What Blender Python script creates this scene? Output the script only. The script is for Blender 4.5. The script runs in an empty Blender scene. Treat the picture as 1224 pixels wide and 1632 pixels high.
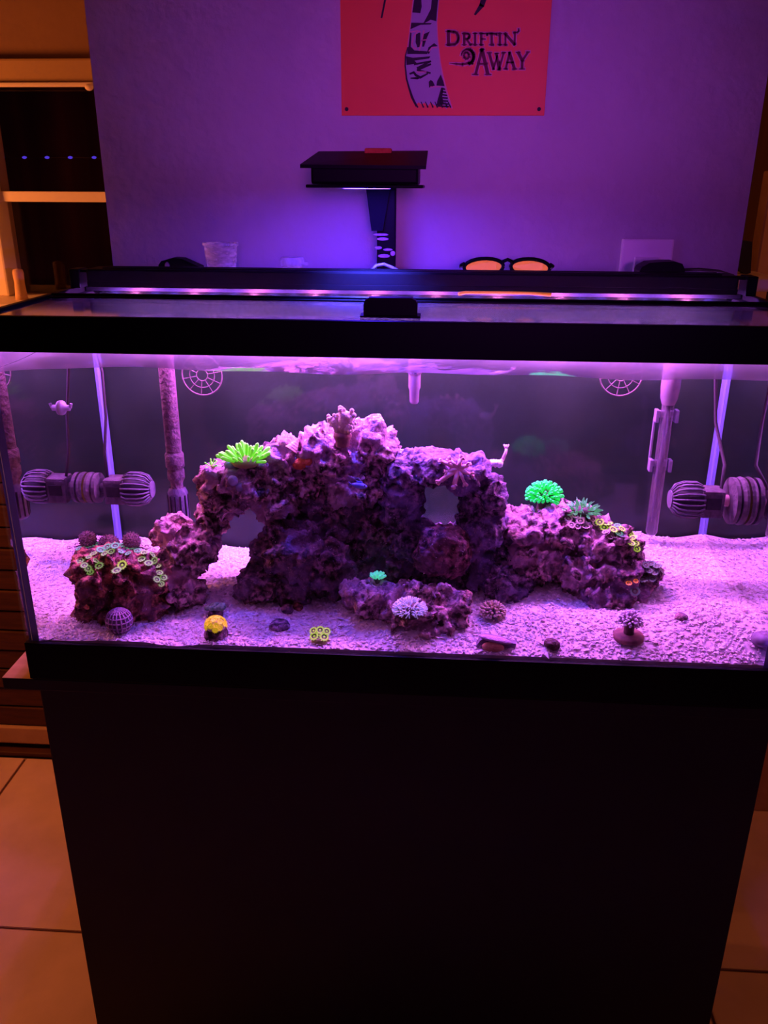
import bpy, bmesh, math, random
import numpy as np
from mathutils import Vector, Matrix, Quaternion
from mathutils.bvhtree import BVHTree
random.seed(7); np.random.seed(7)
SC = bpy.context.scene
COL = SC.collection
T = 1.2                      # height of the tank's top rim above the floor

# ------------------------------------------------------------------ camera
F = 1326.41
PITCH, YAW, ROLL = 0.373, -0.0625, 0.005
CAM = Vector((0.0447, -0.881, 0.1313 + T))
_f = Vector((math.sin(YAW)*math.cos(PITCH), math.cos(YAW)*math.cos(PITCH), -math.sin(PITCH)))
_r0 = Vector((math.cos(YAW), -math.sin(YAW), 0)); _u0 = _r0.cross(_f)
_r = math.cos(ROLL)*_r0 + math.sin(ROLL)*_u0; _u = -math.sin(ROLL)*_r0 + math.cos(ROLL)*_u0
cd = bpy.data.cameras.new('camera'); cam = bpy.data.objects.new('camera', cd); COL.objects.link(cam)
cd.sensor_fit = 'HORIZONTAL'; cd.sensor_width = 36; cd.lens = 36*F/1224; cd.clip_start = .02
m = Matrix((_r, _u, -_f)).transposed().to_4x4(); m.translation = CAM; cam.matrix_world = m
SC.camera = cam
def ray(px, py):
    return (_f + _r*((px-612)/F) - _u*((py-816)/F)).normalized()
def P(px, py, Y):
    d = ray(px, py); return CAM + d*((Y-CAM.y)/d.y)
def PX(px, py, X):
    d = ray(px, py); return CAM + d*((X-CAM.x)/d.x)
def PZ(px, py, Z):
    d = ray(px, py); return CAM + d*((Z-CAM.z)/d.z)
def mpp(p):                   # metres per pixel at a point
    return (Vector(p)-CAM).dot(_f)/F

# ------------------------------------------------------------------ world, warm room lamps, added wall fill, exposure
w = bpy.data.worlds.new('night'); SC.world = w; w.use_nodes = True
w.node_tree.nodes['Background'].inputs[0].default_value = (.55, .16, .5, 1)
w.node_tree.nodes['Background'].inputs[1].default_value = .012
SC.view_settings.view_transform = 'Standard'; SC.view_settings.look = 'None'
SC.view_settings.gamma = 1; SC.view_settings.exposure = 0; SC.view_settings.use_curve_mapping = False
SC.cycles.max_bounces = 10; SC.cycles.transparent_max_bounces = 24
SC.cycles.sample_clamp_indirect = 6
def lamp(name, kind, loc, power, color, size=.1, target=None):
    l = bpy.data.lights.new(name, kind); l.energy = power; l.color = color
    if kind == 'AREA': l.size = size
    else: l.shadow_soft_size = size
    o = bpy.data.objects.new(name, l); COL.objects.link(o); o.location = loc
    if target: o.rotation_euler = (Vector(target)-Vector(loc)).to_track_quat('-Z', 'Y').to_euler()
    return o
lamp('warm_room_lamp', 'POINT', (-1.35, .43, 1.25), 30, (1, .27, .06), .12)
lamp('warm_side_room_lamp', 'POINT', (1.45, .50, 1.30), 9, (1, .27, .06), .08)
vl = lamp('violet_wall_fill', 'SPOT', (.35, -2.3, 1.50), 124, (.58, .06, .98), .22, (.06, .40, T+.20))  # added spot behind the camera that brightens the wall
vl.data.spot_size = math.radians(18.5); vl.data.spot_blend = 1
LED_PINK, LED_BLUE, LAMP_E = 9200, 3300, 190

# ------------------------------------------------------------------ materials
def nt(name):
    m = bpy.data.materials.new(name); m.use_nodes = True
    t = m.node_tree; t.nodes.clear()
    out = t.nodes.new('ShaderNodeOutputMaterial')
    return m, t, t.nodes, t.links, out
def c4(c): return (c[0], c[1], c[2], 1)
def pm(name, c1, c2=None, scale=40, rough=.7, bump=0, bscale=None, metal=0, spec=.3, emit=None, es=0, c3=None, detail=6, dist=.004, stretch=None, sss=0):
    m, t, N, L, out = nt(name)
    b = N.new('ShaderNodeBsdfPrincipled'); L.new(b.outputs[0], out.inputs[0])
    b.inputs['Base Color'].default_value = c4(c1); b.inputs['Roughness'].default_value = rough
    b.inputs['Metallic'].default_value = metal; b.inputs['Specular IOR Level'].default_value = spec
    tc = N.new('ShaderNodeTexCoord'); vec = tc.outputs['Object']
    if stretch:
        mp = N.new('ShaderNodeMapping'); mp.inputs['Scale'].default_value = stretch; L.new(vec, mp.inputs[0]); vec = mp.outputs[0]
    if c2:
        n = N.new('ShaderNodeTexNoise'); n.inputs['Scale'].default_value = scale; n.inputs['Detail'].default_value = detail
        L.new(vec, n.inputs['Vector'])
        r = N.new('ShaderNodeValToRGB'); L.new(n.outputs[0], r.inputs[0])
        r.color_ramp.elements[0].position = .36; r.color_ramp.elements[1].position = .64
        r.color_ramp.elements[0].color = c4(c1); r.color_ramp.elements[1].color = c4(c2)
        if c3:
            e = r.color_ramp.elements.new(.5); e.color = c4(c3)
        L.new(r.outputs[0], b.inputs['Base Color'])
    if bump:
        n2 = N.new('ShaderNodeTexNoise'); n2.inputs['Scale'].default_value = bscale or scale*2; n2.inputs['Detail'].default_value = 6
        L.new(vec, n2.inputs['Vector'])
        bp = N.new('ShaderNodeBump'); bp.inputs['Strength'].default_value = bump; bp.inputs['Distance'].default_value = dist
        L.new(n2.outputs[0], bp.inputs['Height']); L.new(bp.outputs[0], b.inputs['Normal'])
    if emit:
        b.inputs['Emission Color'].default_value = c4(emit); b.inputs['Emission Strength'].default_value = es
    if sss: b.inputs['Subsurface Weight'].default_value = sss; b.inputs['Subsurface Radius'].default_value = (.01,.01,.01)
    return m
def schlick(N, L, f0=.04, gain=.96, p=5):
    lw = N.new('ShaderNodeLayerWeight'); lw.inputs[0].default_value = .5
    pw = N.new('ShaderNodeMath'); pw.operation = 'POWER'; pw.inputs[1].default_value = p; L.new(lw.outputs['Facing'], pw.inputs[0])
    ma = N.new('ShaderNodeMath'); ma.operation = 'MULTIPLY_ADD'; ma.inputs[1].default_value = gain; ma.inputs[2].default_value = f0
    L.new(pw.outputs[0], ma.inputs[0]); return ma.outputs[0]
def glass(name, tint=(.97,.97,.98), dirt=0, dirt_col=(.6,.55,.6), rough=.015, f0=.04, gain=.96, dscale=(8,30,8), frost=0, p=5):
    m, t, N, L, out = nt(name)
    tr = N.new('ShaderNodeBsdfTransparent'); tr.inputs[0].default_value = c4(tint)
    gl = N.new('ShaderNodeBsdfGlossy'); gl.inputs['Roughness'].default_value = rough
    mx = N.new('ShaderNodeMixShader'); L.new(schlick(N, L, f0, gain, p), mx.inputs[0]); L.new(tr.outputs[0], mx.inputs[1]); L.new(gl.outputs[0], mx.inputs[2])
    cur = mx.outputs[0]
    if dirt:
        tc = N.new('ShaderNodeTexCoord'); mp = N.new('ShaderNodeMapping'); mp.inputs['Scale'].default_value = dscale; L.new(tc.outputs['Object'], mp.inputs[0])
        n = N.new('ShaderNodeTexNoise'); n.inputs['Scale'].default_value = 4; n.inputs['Detail'].default_value = 8; L.new(mp.outputs[0], n.inputs['Vector'])
        mr = N.new('ShaderNodeMapRange'); mr.inputs[1].default_value = .35; mr.inputs[2].default_value = .75; mr.inputs[3].default_value = dirt*.35; mr.inputs[4].default_value = dirt*1.4
        L.new(n.outputs[0], mr.inputs[0])
        df = N.new('ShaderNodeBsdfDiffuse'); df.inputs[0].default_value = c4(dirt_col)
        tl = N.new('ShaderNodeBsdfTranslucent'); tl.inputs[0].default_value = c4(dirt_col)
        md = N.new('ShaderNodeMixShader'); md.inputs[0].default_value = .5; L.new(df.outputs[0], md.inputs[1]); L.new(tl.outputs[0], md.inputs[2])
        m2 = N.new('ShaderNodeMixShader'); L.new(mr.outputs[0], m2.inputs[0]); L.new(cur, m2.inputs[1]); L.new(md.outputs[0], m2.inputs[2]); cur = m2.outputs[0]
    L.new(cur, out.inputs[0]); return m
def side_inner(name):         # water side of the end panes: total internal reflection at a shallow angle
    m, t, N, L, out = nt(name)
    fr = N.new('ShaderNodeFresnel'); fr.inputs[0].default_value = 1/1.33
    tr = N.new('ShaderNodeBsdfTransparent')
    gl = N.new('ShaderNodeBsdfGlossy'); gl.inputs['Roughness'].default_value = .01; gl.inputs[0].default_value = (.82,.82,.86,1)
    mx = N.new('ShaderNodeMixShader'); L.new(fr.outputs[0], mx.inputs[0]); L.new(tr.outputs[0], mx.inputs[1]); L.new(gl.outputs[0], mx.inputs[2])
    L.new(mx.outputs[0], out.inputs[0]); return m
def water_mat():
    m, t, N, L, out = nt('water_surface')
    tc = N.new('ShaderNodeTexCoord'); n = N.new('ShaderNodeTexNoise'); n.inputs['Scale'].default_value = 28; n.inputs['Detail'].default_value = 3
    L.new(tc.outputs['Object'], n.inputs['Vector'])
    bp = N.new('ShaderNodeBump'); bp.inputs['Strength'].default_value = .5; bp.inputs['Distance'].default_value = .004; L.new(n.outputs[0], bp.inputs['Height'])
    tr = N.new('ShaderNodeBsdfTransparent')
    rf = N.new('ShaderNodeBsdfRefraction'); rf.inputs['IOR'].default_value = 1.33; rf.inputs['Roughness'].default_value = .04; L.new(bp.outputs[0], rf.inputs['Normal'])
    gl = N.new('ShaderNodeBsdfGlossy'); gl.inputs['Roughness'].default_value = .3; L.new(bp.outputs[0], gl.inputs['Normal'])
    a = N.new('ShaderNodeMixShader'); a.inputs[0].default_value = .55; L.new(tr.outputs[0], a.inputs[1]); L.new(rf.outputs[0], a.inputs[2])
    b = N.new('ShaderNodeMixShader'); L.new(schlick(N, L, .0002, .004), b.inputs[0]); L.new(a.outputs[0], b.inputs[1]); L.new(gl.outputs[0], b.inputs[2])
    # fine surface film and bubbles scatter some of the light
    df = N.new('ShaderNodeBsdfTranslucent'); df.inputs[0].default_value = (.9,.9,.9,1)
    d2 = N.new('ShaderNodeBsdfDiffuse'); d2.inputs[0].default_value = (.9,.9,.9,1)
    dd = N.new('ShaderNodeMixShader'); dd.inputs[0].default_value = .6; L.new(df.outputs[0], dd.inputs[1]); L.new(d2.outputs[0], dd.inputs[2])
    c = N.new('ShaderNodeMixShader'); c.inputs[0].default_value = .34; L.new(b.outputs[0], c.inputs[1]); L.new(dd.outputs[0], c.inputs[2])
    L.new(c.outputs[0], out.inputs[0]); return m
def emis(name, col, s):
    m, t, N, L, out = nt(name); e = N.new('ShaderNodeEmission'); e.inputs[0].default_value = c4(col); e.inputs[1].default_value = s
    L.new(e.outputs[0], out.inputs[0]); return m
def rock_mat(name, dark, mid, light, coralline, seed=0):
    m, t, N, L, out = nt(name)
    b = N.new('ShaderNodeBsdfPrincipled'); L.new(b.outputs[0], out.inputs[0]); b.inputs['Roughness'].default_value = .85; b.inputs['Specular IOR Level'].default_value = .2
    g = N.new('ShaderNodeNewGeometry'); mp = N.new('ShaderNodeMapping'); mp.inputs['Location'].default_value = (seed*3.1, seed*1.7, seed); L.new(g.outputs['Position'], mp.inputs[0])
    def noise(s, d=6):
        n = N.new('ShaderNodeTexNoise'); n.inputs['Scale'].default_value = s; n.inputs['Detail'].default_value = d; L.new(mp.outputs[0], n.inputs['Vector']); return n.outputs[0]
    r = N.new('ShaderNodeValToRGB'); L.new(noise(120, 10), r.inputs[0])
    r.color_ramp.elements[0].position = .40; r.color_ramp.elements[0].color = c4(dark)
    r.color_ramp.elements[1].position = .63; r.color_ramp.elements[1].color = c4(light)
    e = r.color_ramp.elements.new(.51); e.color = c4(mid)
    r2 = N.new('ShaderNodeValToRGB'); L.new(noise(24, 4), r2.inputs[0]); r2.color_ramp.elements[0].position = .47; r2.color_ramp.elements[1].position = .62
    mx = N.new('ShaderNodeMix'); mx.data_type = 'RGBA'; L.new(r2.outputs[0], mx.inputs[0]); L.new(r.outputs[0], mx.inputs[6]); mx.inputs[7].default_value = c4(coralline)
    # pale sand grains and specks caught in the crust
    v = N.new('ShaderNodeTexVoronoi'); v.inputs['Scale'].default_value = 260; L.new(mp.outputs[0], v.inputs['Vector'])
    mr = N.new('ShaderNodeMapRange'); mr.inputs[1].default_value = .22; mr.inputs[2].default_value = .12; L.new(v.outputs['Distance'], mr.inputs[0])
    r3 = N.new('ShaderNodeValToRGB'); L.new(noise(55, 3), r3.inputs[0]); r3.color_ramp.elements[0].position = .5; r3.color_ramp.elements[1].position = .6
    mm = N.new('ShaderNodeMath'); mm.operation = 'MULTIPLY'; L.new(mr.outputs[0], mm.inputs[0]); L.new(r3.outputs[0], mm.inputs[1])
    m2 = N.new('ShaderNodeMix'); m2.data_type = 'RGBA'; L.new(mm.outputs[0], m2.inputs[0]); L.new(mx.outputs[2], m2.inputs[6]); m2.inputs[7].default_value = (.62,.5,.46,1)
    L.new(m2.outputs[2], b.inputs['Base Color'])
    bp = N.new('ShaderNodeBump'); bp.inputs['Strength'].default_value = .9; bp.inputs['Distance'].default_value = .004; L.new(noise(230, 6), bp.inputs['Height']); L.new(bp.outputs[0], b.inputs['Normal'])
    return m
def sand_mat():
    m, t, N, L, out = nt('crushed_coral')
    b = N.new('ShaderNodeBsdfPrincipled'); L.new(b.outputs[0], out.inputs[0]); b.inputs['Roughness'].default_value = .8
    a = N.new('ShaderNodeAttribute'); a.attribute_name = 'tone'
    r = N.new('ShaderNodeValToRGB'); L.new(a.outputs['Fac'], r.inputs[0])
    r.color_ramp.elements[0].color = (.36,.27,.27,1); r.color_ramp.elements[1].color = (.92,.86,.86,1)
    for p_, c_ in ((.12,(.5,.36,.36)), (.3,(.66,.56,.56)), (.7,(.8,.73,.72))):
        e = r.color_ramp.elements.new(p_); e.color = c4(c_)
    L.new(r.outputs[0], b.inputs['Base Color']); return m

M = {}
M['black'] = pm('black_plastic', (.0035,.003,.004), rough=.42, spec=.06)
M['stand'] = pm('black_laminate', (.006,.005,.007), (.009,.008,.010), scale=12, rough=.5, spec=.25)
M['board_top'] = pm('stained_board', (.42,.25,.10), (.5,.3,.13), scale=10, rough=.5, stretch=(1,12,1))
M['glass'] = glass('pane_glass', gain=.5)
M['front'] = glass('front_glass', f0=.015, gain=.25, rough=.02)
M['inner'] = side_inner('pane_inner')
M['lid'] = glass('lid_glass', tint=(.62,.6,.68), dirt=.03, dirt_col=(.7,.65,.85), rough=.07, gain=.96)
M['lid_rear'] = glass('lid_glass_rear', dirt=.0005, dirt_col=(.8,.7,.85), rough=.25, gain=.002, f0=.0002)
M['water'] = water_mat()
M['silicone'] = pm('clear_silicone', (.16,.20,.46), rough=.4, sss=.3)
M['silicone_front'] = pm('lit_front_silicone', (.35,.40,.75), rough=.4)  # lighter copy of the silicone, its lit look put into the colour
M['backing'] = pm('dark_backing_film', (.021,.042,.024), (.030,.056,.032), scale=9, rough=.9, spec=.05, detail=3)
M['sand'] = sand_mat()
M['wall'] = pm('painted_plaster', (.50,.47,.52), (.56,.53,.58), scale=6, rough=.8, bump=.4, bscale=55, dist=.006)
M['owall'] = pm('painted_recess_wall', (.20,.10,.05), (.24,.12,.06), scale=5, rough=.85, bump=.2, bscale=60)
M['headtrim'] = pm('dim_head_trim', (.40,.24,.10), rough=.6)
M['trim'] = pm('painted_trim', (.78,.62,.45), rough=.5)
M['plank'] = pm('red_brown_board', (.05,.014,.008), (.075,.022,.011), scale=14, rough=.6, stretch=(1,1,10), bump=.2)
M['base'] = pm('tan_baseboard', (.42,.25,.17), (.48,.29,.2), scale=20, rough=.6)
M['tile'] = pm('terracotta_tile', (.60,.40,.40), (.72,.48,.50), scale=7, rough=.5, bump=.12, c3=(.66,.44,.45), bscale=30)
M['grout'] = pm('grout', (.34,.2,.19), rough=.95)
M['ceil'] = pm('ceiling_paint', (.22,.2,.19), rough=.9)
M['wpane'] = glass('window_glass', tint=(.8,.75,.75), gain=.5)
M['night'] = pm('dark_streaked_backing', (.08,.03,.02), (.32,.10,.045), scale=2.6, rough=.9, stretch=(3,1,.12))  # brown streaks imitate bands reflected in the window; also colours a dark wall
M['pinkled'] = emis('pink_led', (1, .20, .78), LED_PINK)
M['blueled'] = emis('blue_led', (.16, .07, 1), LED_BLUE)
M['lampled'] = emis('lamp_led', (.07, .02, 1), LAMP_E)
M['dot'] = emis('led_reflection_glow', (.12,.06,1), 1.1)  # glow of the imitated LED reflection in the window
M['darkblue'] = pm('dark_arm_plastic', (.005,.006,.009), rough=.5, spec=.04)
M['red'] = pm('red_sign_paint', (.88,.12,.03), rough=.45)
M['ink'] = pm('black_ink', (.02,.012,.02), rough=.6)
M['lilac'] = pm('grey_print', (.42,.42,.48), rough=.6)
M['inkgrey'] = pm('shadow_print', (.14,.10,.14), rough=.6)
M['pinkink'] = pm('pale_outline_ink', (.75,.30,.36), rough=.6)
M['darkink'] = pm('dark_lettering_ink', (.13,.012,.03), rough=.6)
M['plate'] = pm('white_plate', (.88,.86,.84), rough=.3, spec=.5)
M['clear'] = glass('clear_plastic', tint=(.93,.92,.95), dirt=.5, dirt_col=(.95,.95,1), rough=.15, gain=.7, dscale=(20,20,60))
M['frost'] = glass('frosted_plastic', tint=(.9,.9,.95), dirt=.5, dirt_col=(.95,.95,1), rough=.2)
M['orange_lens'] = pm('orange_lens', (1,.36,.05), rough=.25, emit=(1,.26,.04), es=.3)  # lens glow put in as emission
M['orange'] = pm('orange_reflection', (1,.40,.04), rough=.35, emit=(1,.3,.02), es=.25)  # glowing orange for the imitated reflection on the lid
M['pump'] = pm('algae_grey_plastic', (.06,.045,.052), (.10,.075,.085), scale=120, rough=.8, bump=.4)
M['pumpdark'] = pm('dark_pump_plastic', (.012,.009,.012), (.022,.016,.02), scale=120, rough=.7)
M['guard'] = pm('brown_guard_plastic', (.10,.075,.07), (.15,.11,.1), scale=150, rough=.8)
M['rib'] = pm('pale_rib_plastic', (.12,.10,.13), (.17,.14,.18), scale=150, rough=.7)
M['tube'] = pm('crusted_tube', (.07,.04,.05), (.13,.075,.085), scale=90, rough=.85, bump=.9)
M['strain'] = pm('strainer_plastic', (.07,.052,.078), (.105,.08,.11), scale=120, rough=.6, bump=.3)
M['heater'] = glass('heater_glass', tint=(.75,.72,.78), dirt=.30, dirt_col=(.6,.5,.55), rough=.08, gain=.8, dscale=(60,60,3))
M['cap'] = pm('pale_heater_cap', (.2,.155,.18), (.25,.195,.21), scale=80, rough=.6)
M['clip'] = pm('clear_clip', (.26,.22,.28), rough=.4)
M['cord'] = pm('grey_cord', (.035,.025,.032), rough=.7)
M['wood'] = pm('pale_wood', (.55,.32,.16), (.62,.38,.2), scale=30, rough=.6)
RK = [rock_mat('live_rock_%d' % i, *cs, seed=i) for i, cs in enumerate([
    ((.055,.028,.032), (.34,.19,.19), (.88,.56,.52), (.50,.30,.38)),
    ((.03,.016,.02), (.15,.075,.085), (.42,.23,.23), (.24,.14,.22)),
    ((.035,.022,.036), (.15,.095,.14), (.40,.26,.33), (.25,.17,.33)),
    ((.05,.015,.012), (.26,.085,.055), (.66,.28,.16), (.22,.10,.11)),
    ((.045,.016,.024), (.20,.075,.085), (.44,.19,.20), (.22,.10,.14))])]

# ------------------------------------------------------------------ mesh helpers
class MB:
    def __init__(s): s.v = []; s.f = []; s.mi = []
    def add(s, vs, fs, mi=0):
        o = len(s.v); s.v += [Vector(v) for v in vs]; s.f += [tuple(i+o for i in f) for f in fs]; s.mi += [mi]*len(fs); return s
    def box(s, lo, hi, mi=0):
        (a,b,c),(d,e,f) = lo, hi
        return s.add([(a,b,c),(d,b,c),(d,e,c),(a,e,c),(a,b,f),(d,b,f),(d,e,f),(a,e,f)],
                     [(3,2,1,0),(4,5,6,7),(0,1,5,4),(1,2,6,5),(2,3,7,6),(3,0,4,7)], mi)
    def cham(s, lo, hi, r, mi=0):      # box with chamfered edges
        bm = bmesh.new(); bmesh.ops.create_cube(bm, size=1)
        for v in bm.verts: v.co = Vector([(lo[i]+hi[i])/2 + v.co[i]*(hi[i]-lo[i]) for i in range(3)])
        bmesh.ops.bevel(bm, geom=bm.edges[:], offset=r, segments=2, affect='EDGES', profile=.6)
        bm.verts.index_update(); s.add([v.co.copy() for v in bm.verts], [[v.index for v in f.verts] for f in bm.faces], mi); bm.free(); return s
    def tube(s, pts, rad, n=10, caps=True, mi=0):
        pts = [Vector(p) for p in pts]; k = len(pts)
        if not hasattr(rad, '__len__'): rad = [rad]*k
        o = len(s.v); ref = None
        for i, p in enumerate(pts):
            d = (pts[min(i+1,k-1)] - pts[max(i-1,0)]).normalized()
            if ref is None: ref = d.orthogonal().normalized()
            ref = (ref - d*ref.dot(d)).normalized(); b = d.cross(ref)
            for j in range(n):
                a = 2*math.pi*j/n; s.v.append(p + (ref*math.cos(a) + b*math.sin(a))*rad[i])
        for i in range(k-1):
            for j in range(n):
                a = o+i*n+j; c = o+i*n+(j+1)%n; s.f.append((a, c, c+n, a+n)); s.mi.append(mi)
        if caps:
            s.f.append(tuple(o+j for j in reversed(range(n)))); s.f.append(tuple(o+(k-1)*n+j for j in range(n))); s.mi += [mi, mi]
        return s
    def lathe(s, prof, org, axis=(0,0,1), n=24, mi=0, squash=None):   # prof: (radius, height)
        org = Vector(org); ax = Vector(axis).normalized(); u = ax.orthogonal().normalized(); v = ax.cross(u); o = len(s.v)
        for r, h in prof:
            for j in range(n):
                a = 2*math.pi*j/n; s.v.append(org + ax*h + (u*math.cos(a)+v*math.sin(a))*max(r,1e-5))
        for i in range(len(prof)-1):
            for j in range(n):
                a = o+i*n+j; c = o+i*n+(j+1)%n; s.f.append((a, c, c+n, a+n)); s.mi.append(mi)
        return s
    def ell(s, c, r, n=2, mi=0, rot=None):
        bm = bmesh.new(); bmesh.ops.create_icosphere(bm, subdivisions=n, radius=1)
        q = rot or Matrix.Identity(3)
        s.add([Vector(c) + q @ Vector((v.co.x*r[0], v.co.y*r[1], v.co.z*r[2])) for v in bm.verts], [[v.index for v in f.verts] for f in bm.faces], mi); bm.free(); return s
    def prism(s, poly, d, mi=0):       # poly: 3-D points in one plane, d: thickness vector
        n = len(poly); d = Vector(d); a = [Vector(p) for p in poly]
        return s.add(a + [p+d for p in a], [tuple(range(n)), tuple(reversed(range(n, 2*n)))] + [(i, i+n, (i+1)%n+n, (i+1)%n) for i in range(n)], mi)
    def build(s, name, mats, parent=None, smooth=False, org=None, fixn=True):
        me = bpy.data.meshes.new(name)
        if parent is not None and org is None: org = PO[parent.name]
        if org is None:
            xs = [v.x for v in s.v]; ys = [v.y for v in s.v]; zs = [v.z for v in s.v]
            org = Vector(((min(xs)+max(xs))/2, (min(ys)+max(ys))/2, min(zs)))
        org = Vector(org)
        me.from_pydata([v-org for v in s.v], [], s.f)
        if fixn:
            bm = bmesh.new(); bm.from_mesh(me); bmesh.ops.recalc_face_normals(bm, faces=bm.faces); bm.to_mesh(me); bm.free()
        if not isinstance(mats, (list, tuple)): mats = [mats]
        for m_ in mats: me.materials.append(M[m_] if isinstance(m_, str) else m_)
        if len(mats) > 1: me.polygons.foreach_set('material_index', s.mi)
        if smooth: me.polygons.foreach_set('use_smooth', [True]*len(me.polygons))
        o = bpy.data.objects.new(name, me); COL.objects.link(o)
        if parent is not None: o.parent = parent
        else: o.location = org
        PO[o.name] = org
        return o
PO = {}
def tag(o, label=None, cat=None, group=None, kind=None):
    if label: o['label'] = label
    if cat: o['category'] = cat
    if group: o['group'] = group
    if kind: o['kind'] = kind
    return o
def thing(name, loc, label, cat, group=None):
    o = bpy.data.objects.new(name, None); COL.objects.link(o); o.location = loc; o.empty_display_size = .02
    PO[o.name] = Vector(loc); return tag(o, label, cat, group)
def place(name, mesh, parent, loc, direction=(0,0,1), scale=1, spin=0, mat=None):   # a copy of a shared mesh as a part
    o = bpy.data.objects.new(name, mesh); COL.objects.link(o); o.parent = parent
    o.location = Vector(loc) - PO[parent.name]
    q = Vector(direction).to_track_quat('Z', 'Y') @ Quaternion((0,0,1), spin)
    o.rotation_mode = 'QUATERNION'; o.rotation_quaternion = q
    o.scale = (scale,)*3 if not hasattr(scale, '__len__') else scale
    return o
def shared(mb, mats, smooth=True):
    o = mb.build('tmp', mats, org=(0,0,0), smooth=smooth); me = o.data; bpy.data.objects.remove(o); return me
def struct(o): o['kind'] = 'structure'; return o

# ------------------------------------------------------------------ the room
WY, BY = .40, .80            # face of the purple wall, back wall of the recesses
wl = P(181, 430, WY).x; wr = P(1175, 436, WY).x
wm = MB(); wm.box((wl, WY, 0), (wr, BY+.25, 2.45)); struct(wm.build('wall_center', 'wall'))
fl = struct(MB().box((-3, -2.5, -.05), (3, BY+.25, -.006)).build('floor', 'grout'))
tile = MB().cham((-.247,-.247,-.006), (.247,.247,0), .003); tile_me = shared(tile, 'tile', smooth=False)
for i in range(-4, 5):
    for j in range(-3, 1):
        y = .27 + .25 + j*.5
        place('floor_tile', tile_me, fl, (-.70 + i*.5 + .5, y, 0), spin=random.choice((0, math.pi)))
struct(MB().box((-3, -2.5, 2.45), (3, BY+.3, 2.5)).build('ceiling', 'ceil'))
# left recess: wall above and below a window
X0, X1 = -.815, wl+.02
zs = T-.078                  # sill height
wb = MB(); wb.box((-3, BY, T+.345), (X1, BY+.06, 2.45)); wb.box((-3, BY, zs), (X0-.05, BY+.06, T+.345)); wb.box((-3, BY+.02, 0), (X1, BY+.06, zs-.03))
wlft = struct(wb.build('wall_back_left', 'owall'))
z = .075
k = 0
while z < zs-.04:
    h = .0535; zt = min(z+h, zs-.035)
    MB().cham((-3, BY-.004+.004*(k%2), z+.002), (X1, BY+.021, zt-.002), .0025).build('plank', 'plank', wlft); z += h; k += 1
bb = MB().cham((-3, BY-.014, .028), (X1, BY+.02, .074), .003).build('baseboard_left', 'base'); struct(bb)
struct(MB().cham((-3, BY-.03, 0), (X1, BY-.002, .012), .004).build('trim_1', 'plank'))
win = thing('window_1', (X0, BY, zs), None, None); struct(win)
MB().cham((X0-.06, BY-.018, T+.304), (X1, BY+.05, T+.345), .004).build('head_casing', 'headtrim', win)
MB().cham((X0-.06, BY-.026, T+.298), (X1, BY-.016, T+.305), .002).build('head_bead', 'trim', win)
MB().cham((X0-.05, BY-.018, zs), (X0, BY+.05, T+.304), .004).build('jamb', 'trim', win)
MB().cham((X0, BY-.006, T+.100), (X1, BY+.03, T+.119), .002).build('meeting_rail', 'trim', win)
MB().box((X0, BY+.030, zs), (X1, BY+.034, T+.102)).build('window_pane', 'wpane', win)
MB().box((X0, BY+.012, T+.118), (X1, BY+.016, T+.304)).build('window_pane', 'wpane', win)
MB().cham((-3, BY-.13, zs-.03), (X1, BY+.05, zs), .004).build('window_sill', 'trim', win)
MB().cham((-.545-.07, BY+.055, zs), (-.545-.01, BY+.075, T+.304), .004).build('reflection_band', 'plank', win)  # brown band of the pane reflection, built as an added post
cv = P(150, 140, BY-.03)
MB().ell(P(142, 139, BY-.03), (.008,.006,.006)).build('catch', 'trim', win, smooth=True)
struct(MB().box((-3, BY+.22, zs-.3), (X1, BY+.25, T+.6)).build('trim_2', 'night'))  # added board behind the window, streaked like the pane's reflection
# LED reflection imitated by glowing dots on an added wire behind the window glass
st = thing('led_reflection', P(75, 252, BY+.05), 'row of glowing blue dots imitating an LED reflection in the dark window glass', 'reflection')
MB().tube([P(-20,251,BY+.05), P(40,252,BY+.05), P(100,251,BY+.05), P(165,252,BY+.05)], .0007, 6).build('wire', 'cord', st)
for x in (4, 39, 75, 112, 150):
    MB().ell(P(x, 251, BY+.05), (.0055,.003,.0028), 1).build('reflection_dot', 'dot', st, smooth=True)
# right recess
wb = MB(); wb.box((wr-.02, BY+.18, 0), (3, BY+.25, 2.45)); struct(wb.build('wall_back_right', 'night'))
struct(MB().cham((wr-.02, BY-.012, 0), (3, BY+.18, .02), .003).build('baseboard_right', 'plank'))
b1 = P(1197, 435, .72)
o = MB().cham((b1.x, .70, 0), (b1.x+.30, .74, P(1215,272,.72).z), .004).build('wooden_partition', 'wood')  # top cut where the pool of lamp light ends
tag(o, 'tall orange-lit wooden panel edge right of the purple wall', 'panel')
ct = P(1180, 437, .62)
cn = thing('side_table', (ct.x+.03, .62, 0), 'small pale table top glimpsed between purple wall and wooden panel', 'table')
MB().cham((wr+.004, .54, ct.z-.02), (b1.x-.006, .68, ct.z), .003).build('table_top', 'trim', cn)
for dx in (.012, b1.x-wr-.03):
    for dy in (.56, .66): MB().cham((wr+.006+dx, dy-.008, 0), (wr+.018+dx, dy+.008, ct.z-.02), .002).build('leg', 'plank', cn)
# dark bag standing on that table
bp_ = [(1176,420),(1178,385),(1184,380),(1200,382),(1197,432),(1190,434),(1184,431)]
bg = MB().prism([P(x,y,.62) for x,y in bp_], (0,.03,0))
dz = ct.z - min(v.z for v in bg.v)
for v in bg.v: v.z += dz
tag(bg.build('bag', 'ink'), 'black bag standing on the small table in the right gap', 'bag')
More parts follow.
